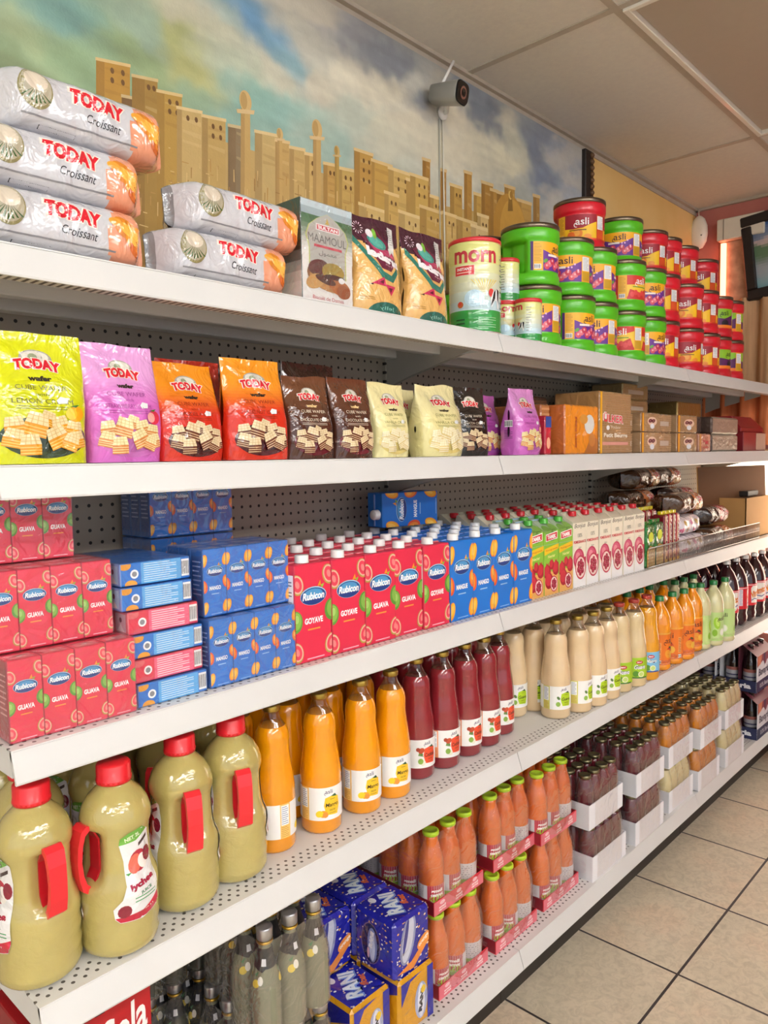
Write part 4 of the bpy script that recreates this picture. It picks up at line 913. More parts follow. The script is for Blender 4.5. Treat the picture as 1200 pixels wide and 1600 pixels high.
# ---------------------------------------------------------------- juice jugs with red handles
def jug():
    t = thing('lychee_juice_jug', 'x', 'juice jug', (0, 0, 0))
    P1 = [(.038, 0), (.052, .003), (.0595, .012), (.0615, .024), (.0595, .036), (.0620, .050), (.0598, .064), (.0622, .078), (.0605, .092), (.0615, .108), (.0600, .122), (.0545, .136), (.0515, .150), (.0500, .175), (.0500, .198), (.0515, .210), (.0545, .220), (.0540, .232), (.0490, .248), (.0405, .263), (.0300, .274), (.0225, .282), (.0205, .288), (.0205, .294)]
    rf = prof_r(P1); b = MB()
    # recessed grip side (angle 0 faces -Y; the handle is there)
    def sq(a, z):
        da = min(a, 2*math.pi-a); g = smooth(.75, .25, da)*smooth(.118, .14, z)*smooth(.222, .205, z)
        ripple = .010*math.sin(z*230+math.sin(a*3)*1.5)*(z < .12)*(z > .01)
        return 1-.30*g+ripple
    b.lathe(P1, 'b9aa66', 48, sq=sq); b.build('body', 'cloudy', t)
    c = MB(); cap_(c, .0255, .030, 'e3222c', .286, n=22, ridge=.0009); c.lathe([(.0268, 0), (.0272, .004), (.0262, .006)], 'e3222c', 24, cz=.283); c.build('cap', 'plastic', t)
    h = MB(); out = [(.046, .226), (.058, .229), (.0665, .222), (.0715, .200), (.0735, .172), (.0715, .145), (.0665, .122), (.056, .113), (.047, .119)]
    inn = [(.041, .217), (.053, .220), (.0600, .214), (.0640, .196), (.0660, .172), (.0640, .149), (.0595, .132), (.052, .124), (.042, .131)]
    wd = [.012, .0135, .0135, .013, .0125, .013, .0135, .012, .010]; n = len(out); vs = []
    for (r1, z1), (r2, z2), wk in zip(out, inn, wd):
        vs += [(-wk, -r1, z1), (wk, -r1, z1), (wk, -r2, z2), (-wk, -r2, z2)]
    fs = []
    for i in range(n-1):
        for k in range(4): q = (k+1) % 4; fs.append((i*4+k, i*4+q, (i+1)*4+q, (i+1)*4+k))
    fs += [(3, 2, 1, 0), ((n-1)*4, (n-1)*4+1, (n-1)*4+2, (n-1)*4+3)]
    h.add(vs, fs, 'ea2a34')
    # inner red liner of the grip opening, two slim walls either side
    li = [(.044, .216), (.036, .20), (.0355, .172), (.036, .146), (.046, .124)]
    vs = []
    for r1, z1 in li: vs += [(-.0125, -r1-.003, z1), (.0125, -r1-.003, z1), (.0125, -r1, z1), (-.0125, -r1, z1)]
    fs = [(i*4+k, i*4+(k+1) % 4, (i+1)*4+(k+1) % 4, (i+1)*4+k) for i in range(4) for k in range(4)]+[(3, 2, 1, 0), (16, 17, 18, 19)]
    h.add(vs, fs, 'c41c28'); h.build('handle', 'plastic', t)
    # label wraps the side opposite to the handle
    m = MB(); A = Art(); R = .0525
    def lab(x0):
        A.poly([(x0-.036, .0), (x0-.03, -.008), (x0+.0, -.012), (x0+.026, -.004), (x0+.03, .01), (x0+.03, .10), (x0+.026, .128), (x0+.01, .138), (x0-.02, .128), (x0-.028, .118), (x0-.022, .09), (x0-.020, .05), (x0-.026, .03), (x0-.038, .016)], 'e9e9ea')
        A.poly([(x0-.028, .117), (x0-.026, .128), (x0-.012, .135), (x0+.01, .139), (x0+.022, .130), (x0+.0, .118)], '6cb040'); A.text('NET 2L', x0-.006, .126, .007, 'e6f4d0', w=.026, bold=.03, rot=12)
        A.poly([(x0+.004, .112), (x0+.022, .122), (x0+.022, .116), (x0+.004, .106)], '4a3a3a')
        A.ell(x0+.003, .083, .016, .018, 'c02c44', 18); A.ell(x0-.004, .080, .011, .016, 'e8705c', 14, -10); A.ell(x0+.010, .080, .009, .013, 'f6f0ea', 14, 10); A.ell(x0+.020, .088, .009, .013, '8c1c38', 12); A.poly([(x0-.016, .064), (x0-.020, .068), (x0-.010, .068)], '4a9a3c')
        A.text('lychee', x0+.004, .047, .013, 'a8183c', w=.038, bold=.06, rot=10); A.text('JUICE', x0+.007, .033, .007, '2c7a4c', w=.018, bold=.03, rot=10)
        A.poly([(x0-.036, .002), (x0-.03, -.007), (x0, -.011), (x0+.026, -.003), (x0+.03, .011), (x0+.03, .017), (x0, .003)], 'c8183c'); A.ell(x0-.024, .010, .009, .010, '8c1430', 12); A.lines(x0-.01, x0+.026, .017, .029, 2, '3c9a5a', .3)
    lab(math.radians(92)*R); lab(-math.radians(92)*R)
    A.emit(m, m_cyl(R, .075, 0, lambda z: rf(z)*(1+.012*(z < .12)) + .0006), maxe=.007); m.build('label', 'foilprint', t)
    return Proto(t)
P_j = jug()
def jback(px, py): return back(px, py, .06)
for (px, py, a, lab) in [(65, 1553, .42, 'lychee juice jug with red cap, leftmost and nearest, handle turned forward'), (190, 1503, -1.02, 'lychee juice jug showing its fruit label to the front, handle on its left side'),
                         (290, 1432, .30, 'lychee juice jug, third from the left in front, handle turned forward'), (368, 1386, .32, 'lychee juice jug beside the amber bottles, rightmost of the front jugs')]:
    x, y = jback(px, py); P_j.put((x, y, Z4), -math.atan2(x, y)+a, lab, 'lychee juice jugs in front', scale=(1, 1, .93))
for (x, y, a) in [(.475, 1.235, 0), (.60, 1.235, .4), (.735, 1.25, -.9), (.49, 1.37, .2), (.62, 1.37, .3), (.75, 1.385, 0), (.86, 1.30, .2)]:
    P_j.put((x, y, Z4), a, 'lychee juice jug with red cap standing in the rows behind', 'lychee juice jugs further back', scale=(1, 1, .93))
# ================================================================== BAGS
class Pouch:
    """soft bag standing on z=0, front faces -Y; mode 'up' = pinched at the top, 'flow' = pinched at both ends along x"""
    def __init__(s, w, h, d, mode='up', p=3.2, wr=.0022, seed=0, lean=0, crimp=.02, waist=0):
        s.w, s.h, s.d, s.mode, s.p, s.wr, s.seed, s.lean, s.crimp, s.waist = w, h, d, mode, p, wr, seed, lean, crimp, waist
    def out(s, a, b):
        """unit square -> outline point"""
        if s.mode == 'up':
            v = b; W_ = s.w/2*(1-.03*math.sin(v*math.pi*1.5+s.seed)-s.waist*math.exp(-((v-.42)/.16)**2)); z = s.h*v
            x = W_*math.sin(math.pi/2*(2*a-1)); z += .006*noise.noise((x*14, v*3, s.seed))*v+.0*s.lean
            return x, z
        x = s.w*(a-.5); k = abs(2*a-1); hh = s.h/2*(.62+.38*(1-k**7)); z = s.h/2+hh*math.sin(math.pi/2*(2*b-1)); return x+.004*noise.noise((z*20, k*2, s.seed)), z
    def depth(s, x, z):
        if s.mode == 'up':
            v = max(0, min(1, z/s.h)); W_ = s.w/2*(1-.03*math.sin(v*math.pi*1.5+s.seed)-s.waist*math.exp(-((v-.42)/.16)**2))
            pin = (1-smooth(.35, 1-s.crimp, v))**.75*min(1, .86+v*1.2); q = max(0, 1-min(1, abs(x/W_))**s.p)**(1/s.p)
            return s.d/2*max(.03*q, pin*q)
        k = min(1, abs(2*x/s.w)); pin = (1-smooth(.72, .985, k)); hh = s.h/2*(.62+.38*(1-k**7)); q = max(0, 1-min(1, abs((z-s.h/2)/hh))**s.p)**(1/s.p)
        return s.d/2*max(.04, pin)*q
    def wrk(s, x, z, side):
        n = noise.noise((x*24+s.seed, z*24, side*3))+.6*noise.noise((x*60+z*30, z*20+s.seed, side))
        e = 1+1.5*smooth(.25, 0, 1-abs(2*x/s.w)) if s.mode == 'flow' else 1+1.3*smooth(.55, 1, z/s.h)
        return s.wr*n*e
    def pt(s, x, z, o, side=-1):
        dd = s.depth(x, z); y = side*(dd+s.wrk(x, z, side)*min(1, dd/.008)+o)
        return (x, y+s.lean*z*z/s.h, z)
    def body(s, mb, col, nu=26, nv=34):
        for side in (-1, 1):
            def fn(a, b): x, z = s.out(a if side < 0 else 1-a, b); return s.pt(x, z, 0, side)
            mb.grid(fn, nu, nv, (lambda a, b, sd=side: col(a if sd < 0 else 1-a, b, sd)) if callable(col) else col)
        if s.mode == 'up':
            pts = [s.pt(*s.out(i/20, 0), 0, -1) for i in range(21)]+[s.pt(*s.out(1-i/20, 0), 0, 1) for i in range(21)]
            mb.add(pts, [tuple(range(len(pts)))[::-1]], col(.5, 0, 0) if callable(col) else col)
    def front(s): return lambda u, v, o: s.pt(u, v, o, -1)
def cube(A, x, y, s_, rot, top='e8cf98', side='c98a48', strip='f0d8a0', line='cfae72'):
    ca, sa = math.cos(math.radians(rot)), math.sin(math.radians(rot))
    T = lambda a, b: (x+(a*ca-b*sa)*s_, y+(a*sa+b*ca)*s_)
    A.poly([T(-.5, -.42), T(.5, -.42), T(.5, .1), T(-.5, .1)], side)
    for k in (-.32, -.18, -.04): A.poly([T(-.5, k-.03), T(.5, k-.03), T(.5, k+.02), T(-.5, k+.02)], strip)
    A.poly([T(-.5, .1), T(.5, .1), T(.38, .58), T(-.38, .58)], top)
    for k in (-.25, 0, .25): A.poly([T(k-.02, .1), T(k+.02, .1), T(k*.76+.015, .58), T(k*.76-.015, .58)], line)
    for k in (.25, .42): A.poly([T(-.47, k), T(.47, k), T(.46, k+.03), T(-.46, k+.03)], line)
def today(A, x, y, h, tilt=0, w=None, arch=.3):
    w = w or h*3.3; A.text('TODAY', x, y, h*1.12, 'f6e8dc', w=w*1.08, bold=.13, arch=h*arch, rot=tilt); A.text('TODAY', x, y, h, 'd8182c', w=w, bold=.06, arch=h*arch, rot=tilt)
def wafer_bag(name, base, top, plate, waf, txt, lines, cat='wafer bag', w=.136, h=.19, d=.062, seed=0, lean=.03, fruit=None, tcol='6a6a30', side_art=False):
    t = thing(name, 'x', cat, (0, 0, 0)); P = Pouch(w, h, d, 'up', seed=seed, lean=lean, wr=.0028); b = MB()
    P.body(b, lambda a, v, sd: mix(base, top, smooth(.45, .8, v))); b.build('bag', 'foil', t, merge=True)
    A = Art(clip=(-w*.455, .004, w*.455, h*.95)); 
    A.ell(0, h*.2, w*.44, h*.16, plate, 28); A.ell(0, h*.215, w*.40, h*.13, mix(plate, '000000', .25), 24)
    for (x, y, s_, r) in [(-.30, .27, .19, 8), (.02, .33, .16, -20), (.16, .28, .19, 12), (.30, .25, .18, -8), (-.10, .28, .24, -14), (-.32, .18, .19, -12), (.33, .17, .18, 10), (.12, .19, .22, 24), (.25, .15, .17, -20), (-.16, .13, .21, 2)]:
        cube(A, w*x, h*y, w*s_, r, *waf)
    A.ell(0, h*.80, w*.17, h*.07, 'a8a498', 20); A.ell(0, h*.815, w*.14, h*.045, 'dcd8cc', 18); A.ell(-w*.03, h*.81, w*.05, h*.03, '98a080', 10)
    today(A, 0, h*.735, h*.085, -2, w*.48); A.text('wafer', 0, h*.645, h*.04, '2a1c10' if tcol != 'f0e0c8' else 'e8c890', w=w*.24, bold=.05)
    for i, l in enumerate(lines): A.text(l, 0, h*(.575-.052*i), h*(.036 if i != 1 else .022), tcol, w=w*(.52+.10*(i == 2) if i != 1 else .14))
    A.lines(-w*.28, w*.28, h*.405, h*.44, 2, tcol, .25)
    if fruit: A.ell(w*.33, h*.38, w*.09, h*.06, fruit[0], 16, 20); A.ell(w*.28, h*.38, w*.06, h*.045, fruit[1], 14, 20); A.poly([(w*.27, h*.44), (w*.38, h*.455), (w*.33, h*.43)], fruit[2])
    A.poly([(w*.16, h*.455), (w*.25, h*.46), (w*.26, h*.50), (w*.18, h*.51), (w*.14, h*.48)], 'e8ecec')
    m = MB(); A.emit(m, P.front(), maxe=.006, base=5e-4, eps=3e-5); m.build('print', 'foilprint', t, merge=False)
    if side_art:
        m = MB(); S = Art(); S.bars(-.013, .013, h*.42, h*.52, 10); S.lines(-.014, .014, h*.24, h*.38, 6, '3a3a3a', .25)
        S.emit(m, lambda u, v, o: (-w*.499-o*2+abs(u)*.12, -u, v), maxe=.01); m.build('back_print', 'foilprint', t)
    return Proto(t)
WF = ('f0dba6', 'd98a2c', 'f2c878', 'dcb878'); WC = ('ead7ae', '6a3826', 'd8b890', 'cdb184')
bags = [
 (wafer_bag('lemon_wafer_bag', 'd0d40e', 'd8dc14', '31442c', ('eed9a4', 'e39a22', 'f4c86a', 'd9b878'), 0, ['CUBE WAFER', 'with', 'LEMON CREAM'], seed=1, fruit=('f2a818', 'f4c838', '3a7a2a'), w=.142, h=.192), .481, 1.145, 0, 'bright lemon yellow bag of cube wafers, first from the left'),
 (wafer_bag('strawberry_wafer_bag', 'd268c0', 'e2a2da', 'c86cb8', ('efe2ac', 'd88c4c', 'f0d49c', 'd8c084'), 0, ['CUBE WAFER', 'with', 'STRAWBERRY CREAM'], seed=2, fruit=('d8304c', 'f2a8a0', '3a7a2a'), tcol='a04890', w=.128, h=.188, lean=.05), .618, 1.15, .03, 'pink strawberry wafer bag between the lemon yellow and orange bags'),
 (wafer_bag('hazelnut_wafer_bag', 'd42c18', 'f0921a', '4a1c1c', WC, 0, ['CUBE WAFER', 'with', 'HAZELNUT'], seed=3, tcol='8a2a10', w=.126, h=.170, lean=.10), .745, 1.155, .05, 'orange and red wafer bag with a crumpled folded top'),
 (wafer_bag('hazelnut_wafer_bag', 'd63018', 'f2961c', '4c1820', WC, 0, ['CUBE WAFER', 'with', 'HAZELNUT CREAM'], seed=4, tcol='8a2a10', w=.136, h=.186, lean=.05), .884, 1.15, -.02, 'orange and red wafer bag standing upright beside the brown bags'),
 (wafer_bag('chocolate_wafer_bag', '4e2a1c', '6b4026', '6a1c28', WC, 0, ['CUBE WAFER', 'with', 'CHOCOLATE CREAM'], seed=5, tcol='f0e0c8', w=.118, h=.162), 1.014, 1.15, 0, 'brown chocolate wafer bag, left of the two brown bags'),
 (wafer_bag('chocolate_wafer_bag', '4e2a1c', '643822', '6a1c28', WC, 0, ['CUBE WAFER', 'with', 'CHOCOLATE CREAM'], seed=6, tcol='f0e0c8', w=.118, h=.166), 1.134, 1.15, .04, 'brown chocolate wafer bag, right of the two brown bags'),
]
CRM = ('f4eecc', 'e2cf90', 'f6f0d4', 'e4d8a4')
bags += [
 (wafer_bag('vanilla_wafer_bag', 'ece2a4', 'e8dea4', 'e8d480', CRM, 0, ['CUBE WAFER', 'with', 'VANILLA CREAM'], seed=7, tcol='8a8a50', w=.115, h=.165), 1.268, 1.165, .02, 'cream vanilla wafer bag directly right of the brown bags'),
 (wafer_bag('vanilla_wafer_bag', 'd8ce94', 'e4daa2', 'e8d480', CRM, 0, ['CUBE WAFER', 'with', 'VANILLA CREAM'], seed=8, tcol='8a8a50', w=.115, h=.165, lean=.06), 1.385, 1.235, -.15, 'cream vanilla wafer bag half hidden behind the other two cream bags'),
 (wafer_bag('vanilla_wafer_bag', 'e6dc9c', 'eae0a8', 'e8d480', CRM, 0, ['CUBE WAFER', 'with', 'VANILLA CREAM'], seed=9, tcol='8a8a50', w=.150, h=.170, d=.085, side_art=True), 1.442, 1.163, 0, 'cream vanilla wafer bag with its barcode side showing'),
 (wafer_bag('cocoa_wafer_bag', '17120f', '201814', '2a1c18', WC, 0, ['CUBE WAFER', 'with', 'COCOA CREAM'], seed=10, tcol='d8c8b0', w=.11, h=.178, d=.06), 1.615, 1.195, -.25, 'black wafer bag between the cream and purple bags'),
 (wafer_bag('strawberry_wafer_bag', 'a8469c', 'b45ca8', 'a050a0', ('efe2ac', 'd88c4c', 'f0d49c', 'd8c084'), 0, ['CUBE WAFER', 'with', 'STRAWBERRY CREAM'], seed=11, tcol='8a3a80', w=.115, h=.17, d=.075, side_art=True), 1.752, 1.25, -.1, 'purple pink wafer bag standing behind the rightmost bag'),
 (wafer_bag('strawberry_wafer_bag', 'd068c4', 'd890d0', 'c060b8', ('efe2ac', 'd88c4c', 'f0d49c', 'd8c084'), 0, ['CUBE WAFER', 'with', 'STRAWBERRY CREAM'], seed=12, fruit=('d8304c', 'f2a8a0', '3a7a2a'), tcol='a04890', w=.122, h=.182, d=.085, side_art=True, lean=.0), 1.815, 1.163, .0, 'purple pink wafer bag showing its barcode side, rightmost of the bags'),
]
for P, x, y, a, lab in bags: P.put((x, y, Z2+.001), a, lab)
def plain_bag(name, w, h, d, c, seed, mode='up'):
    t = thing(name, 'x', 'snack bag', (0, 0, 0)); P = Pouch(w, h, d, mode, seed=seed, wr=.004); b = MB(); P.body(b, c); b.build('bag', 'foil', t, merge=True)
    m = MB(); A = Art(); today(A, 0, h*.6, h*.12, 0, w*.5); A.emit(m, P.front(), maxe=.008, base=5e-4); m.build('print', 'foilprint', t); return Proto(t)
P_dk = plain_bag('wafer_bag', .15, .19, .06, '4a1518', 20); P_br = plain_bag('wafer_bag', .15, .19, .06, '3a2118', 21); P_rd = plain_bag('wafer_bag', .14, .185, .05, 'b02a18', 22)
P_br.put((.50, 1.27, Z2+.001), .1, 'dark brown bag behind the lemon yellow wafer bag'); P_dk.put((.66, 1.26, Z2+.001), 0, 'maroon bag behind the pink wafer bag')
P_rd.put((.80, 1.235, Z2+.001), .0, 'red edged wafer bag behind the crumpled orange bag'); P_br.put((.955, 1.33, Z2+.001), -.1, 'dark brown bag seen between the two orange bags')
P_br.put((1.11, 1.25, Z2+.001), .1, 'shiny brown bag rising behind the left brown wafer bag', scale=(1.1, 1, 1.07)); P_br.put((1.31, 1.32, Z2+.001), 0, 'dark bag behind the first cream wafer bag', scale=(1, 1, .9))
# ---------------------------------------------------------------- croissant flow packs
def croissant_pack():
    w, h, d = .292, .088, .12; t = thing('croissant_pack', 'x', 'croissant pack', (0, 0, 0)); P = Pouch(w, h, d, 'flow', p=3.4, wr=.0042, seed=3)
    def col(a, v, sd):
        x = a+.05*math.sin(v*3.2)*(1 if v < .5 else 1)-.04*v
        return 'e59a78' if x > .74 else ('8a8a8c' if (a < .05) else 'c9c9ce')
    b = MB(); P.body(b, col, 44, 26); b.build('wrapper', 'foil', t, merge=True)
    A = Art(); X = lambda q: w*(q-.5)
    A.ell(X(.20), h*.60, w*.085, h*.32, '8c8458', 26); A.ell(X(.20), h*.62, w*.078, h*.29, 'b0a890', 24); A.ell(X(.20), h*.72, w*.06, h*.15, 'd8ccb8', 18)
    for k in range(7): q = (k-3)/3; A.poly([(X(.20)+q*w*.018, h*.58), (X(.20)+q*w*.07-w*.006, h*.36+abs(q)*h*.08), (X(.20)+q*w*.07+w*.006, h*.36+abs(q)*h*.08)], '3a5a2a')
    today(A, X(.52), h*.66, h*.27, -4, w*.29, .1); A.text('Croissant', X(.55), h*.38, h*.15, '2a2c34', w=w*.19, shear=.3, rot=-3)
    A.lines(X(.13), X(.78), h*.15, h*.23, 1, '8a8a90', .35); A.bars(X(.22), X(.42), h*.04, h*.10, 22, '303030', 'c9c9ce')
    for (x, y, rx, ry, r, c) in [(.80, .62, .075, .16, -35, 'd8801e'), (.86, .45, .07, .19, -60, 'e8952c'), (.88, .28, .06, .14, -20, 'c8601c'), (.81, .60, .05, .09, -35, 'f2b648'), (.855, .46, .045, .10, -60, 'f6b850'), (.88, .28, .035, .07, -20, 'e2802c'), (.75, .70, .04, .07, -10, 'e8a038')]:
        A.ell(X(x), h*y, w*rx, h*ry*1.0, c, 18, r)
    m = MB(); A.emit(m, P.front(), maxe=.006, base=6e-4, eps=3e-5); m.build('print', 'foilprint', t); return Proto(t)
P_c = croissant_pack()
for x, y, z, a, lab in [(.530, 1.172, Z1, 0, 'silver and peach croissant pack at the bottom of the left stack'), (.534, 1.178, Z1+.086, .0, 'silver and peach croissant pack in the middle of the left stack'), (.578, 1.180, Z1+.172, .02, 'silver and peach croissant pack on top of the left stack'),
                        (.832, 1.176, Z1, 0, 'silver and peach croissant pack at the bottom of the right pair'), (.872, 1.182, Z1+.086, .02, 'silver and peach croissant pack on top of the right pair')]:
    P_c.put((x, y, z+.001), a, lab, 'croissant packs on the top shelf')
# ---------------------------------------------------------------- maamoul box
t = thing('maamoul_box', 'tall green and white biscuit box with a silver arch panel and clear wrap', 'biscuit box', (1.068, 1.135, Z1)); w, d, h = .140, .105, .198
b = MB(); b.box(-w/2, w/2, 0, d, 0, h, 'e8e6e2', .002, cols={'+z': '3a6a58', '-x': '17342c'}); b.build('box', 'paper', t)
A = Art(clip=(.001, .001, w-.001, h-.001)); 
for k in range(12): A.rect(0, h*(.45+k*.046), w, h*(.45+(k+1)*.046), mix('e8e6e2', '2c6a3c', smooth(0, .7, k/11)))
A.rect(0, h*.86, w, h, '9fb4bc'); A.rect(0, h*.93, w, h, 'c4d6dc')
arch = lambda s_: [(w*(.5-.36*s_), h*.28), (w*(.5+.36*s_), h*.28), (w*(.5+.36*s_), h*.55), (w*(.5+.42*s_), h*.66), (w*(.5+.36*s_), h*.76), (w*(.5+.2*s_), h*.84), (w*.5, h*(.84+.06*s_)), (w*(.5-.2*s_), h*.84), (w*(.5-.36*s_), h*.76), (w*(.5-.42*s_), h*.66), (w*(.5-.36*s_), h*.55)]
A.poly(arch(1.0), 'c2cc66'); A.poly(arch(.95), 'b4b4ae')
A.poly([(w*.46, h*.80), (w*.54, h*.80), (w*.5, h*.86)], 'c8a840'); A.rect(w*.28, h*.725, w*.74, h*.79, 'f0e8e8'); A.rect(w*.3, h*.735, w*.72, h*.78, 'c8203c'); A.text('SULTAN', w*.51, h*.757, h*.033, 'ffffff', w=w*.38, bold=.04)
A.text('MAAMOUL', w*.5, h*.645, h*.08, '5c5c5c', w=w*.74); A.rect(w*.24, h*.56, w*.78, h*.585, 'c84458'); A.text('\uFEDD\uFEEE\uFEE4\uFECC\uFEE3', w*.5, h*.505, h*.055, '3a3a3a', w=w*.34)
for (x, y, rx, ry, c, r) in [(.36, .30, .26, .12, '8a5a30', 0), (.5, .24, .36, .10, 'b8864a', -8), (.32, .36, .2, .08, '5a2a28', 10), (.6, .34, .22, .09, 'a08a3a', 0), (.25, .22, .18, .07, 'c89a58', 20), (.72, .20, .22, .08, 'b06a34', -10), (.8, .16, .14, .07, '9a5428', 0), (.45, .25, .2, .04, '4a2418', -10), (.62, .29, .2, .025, '3a1c18', 0)]: A.ell(w*x, h*y, w*rx, h*ry, c, 20, r)
A.ell(w*.76, h*.27, w*.06, h*.03, 'f2f2f2', 12); A.text('Biscuit de Dattes', w*.5, h*.065, h*.035, 'c02038', w=w*.6)
m = MB(); A.emit(m, m_front(-w/2, 0, 0)); S = Art(); 
for k in range(10): S.rect(0, h*k/10, d, h*(k+1)/10, mix('e0e0da', '17342c', smooth(.1, .5, k/10)))
S.emit(m, m_left(-w/2, d, 0)); m.build('print', 'paper', t)
f = MB(); f.box(-w/2-.001, w/2+.001, -.0015, d+.001, .0002, h+.001, 'ffffff', .002); f.build('wrap', 'filmclear', t)
# ---------------------------------------------------------------- stand-up pouches with mirrored lettering
def arabel():
    w, h, d = .150, .208, .07; t = thing('sweets_pouch', 'x', 'sweets pouch', (0, 0, 0)); P = Pouch(w, h, d, 'up', seed=31, wr=.0026, waist=.10, lean=.02, p=2.4)
    def col(a, v, sd):
        x = 2*a-1
        return '45142c' if v > .66+.12*abs(x) or (v > .46+abs(x)*.62) else 'e4b46a'
    b = MB(); P.body(b, col, 40, 50); b.build('pouch', 'foil', t, merge=True)
    A = Art(clip=(-w*.46, .003, w*.46, h*.985))
    A.poly([(-w*.46, h*.78), (-w*.46, h*.70), (-w*.05, h*.36), (w*.18, h*.33), (w*.33, h*.45), (w*.30, h*.5), (w*.15, h*.40), (-w*.02, h*.43)], '2a7a6a')
    A.poly([(-w*.3, h*.78), (-w*.05, h*.46), (w*.15, h*.44), (w*.3, h*.56), (w*.3, h*.72), (0, h*.9)], '6a1c3c'); A.poly([(-w*.2, h*.72), (w*.3, h*.66), (w*.3, h*.58), (-w*.1, h*.62)], 'c23c68')
    A.ell(-w*.02, h*.74, w*.19, h*.075, '3a9a90', 20, -12); A.ell(-w*.02, h*.74, w*.15, h*.055, '5ab8a8', 18, -12); A.ell(-w*.03, h*.83, w*.05, h*.055, '7cc040', 14); A.ell(-w*.14, h*.82, w*.07, h*.045, 'f0e8f0', 12)
    A.text('arabel', w*.04, h*.58, h*.095, 'f4f0f4', w=w*.66, bold=.07, shear=.2, rot=-14, mirror=True); A.text('Fruit', w*.12, h*.50, h*.025, 'e8b0c4', w=w*.18, mirror=True, rot=-10)
    A.poly([(w*.22, h*.70), (w*.33, h*.72), (w*.40, h*.93), (w*.30, h*.95)], 'cfcfcb'); A.lines(w*.26, w*.34, h*.74, h*.92, 7, '8a8a86', .3); A.poly([(w*.2, h*.70), (w*.33, h*.72), (w*.30, h*.62), (w*.26, h*.66), (w*.19, h*.62)], 'dededa')
    for a in range(12): q = math.radians(a*30); A.poly([(-w*.33+w*.04*math.cos(q), h*.86+h*.03*math.sin(q)), (-w*.33+w*.09*math.cos(q+.1), h*.86+h*.065*math.sin(q+.1)), (-w*.33+w*.09*math.cos(q-.1), h*.86+h*.065*math.sin(q-.1))], 'e8dce4')
    A.poly([(-w*.25, h*.29), (-w*.02, h*.37), (w*.02, h*.28)], 'c83058'); A.poly([(0, h*.30), (w*.22, h*.29), (w*.12, h*.19)], 'd23c60'); A.poly([(-w*.12, h*.31), (-w*.03, h*.34), (-w*.02, h*.30)], '6a1830'); A.poly([(w*.06, h*.27), (w*.16, h*.27), (w*.11, h*.22)], '7a2038'); A.poly([(-w*.29, h*.285), (-w*.22, h*.29), (-w*.22, h*.275)], '2a1418')
    A.ell(w*.38, h*.22, w*.07, h*.05, 'c88430', 14, 60); A.ell(w*.38, h*.22, w*.04, h*.03, 'eec47c', 12, 60); A.lines(-w*.42, -w*.18, h*.12, h*.16, 2, 'a07838', .3)
    A.ell(w*.05, 0, w*.36, h*.12, '1f6a5c', 26); A.text('Jelly', w*.06, h*.055, h*.045, '7cc4b4', w=w*.3, mirror=True)
    m = MB(); A.emit(m, P.front(), maxe=.007, base=5e-4, eps=3e-5); m.build('print', 'foilprint', t); return Proto(t)
P_a = arabel()
P_a.put((1.222, 1.155, Z1+.001), -.03, 'maroon and gold sweets pouch beside the biscuit box, left of the pair'); P_a.put((1.384, 1.152, Z1+.001), .0, 'maroon and gold sweets pouch beside the tall powder tin, right of the pair')
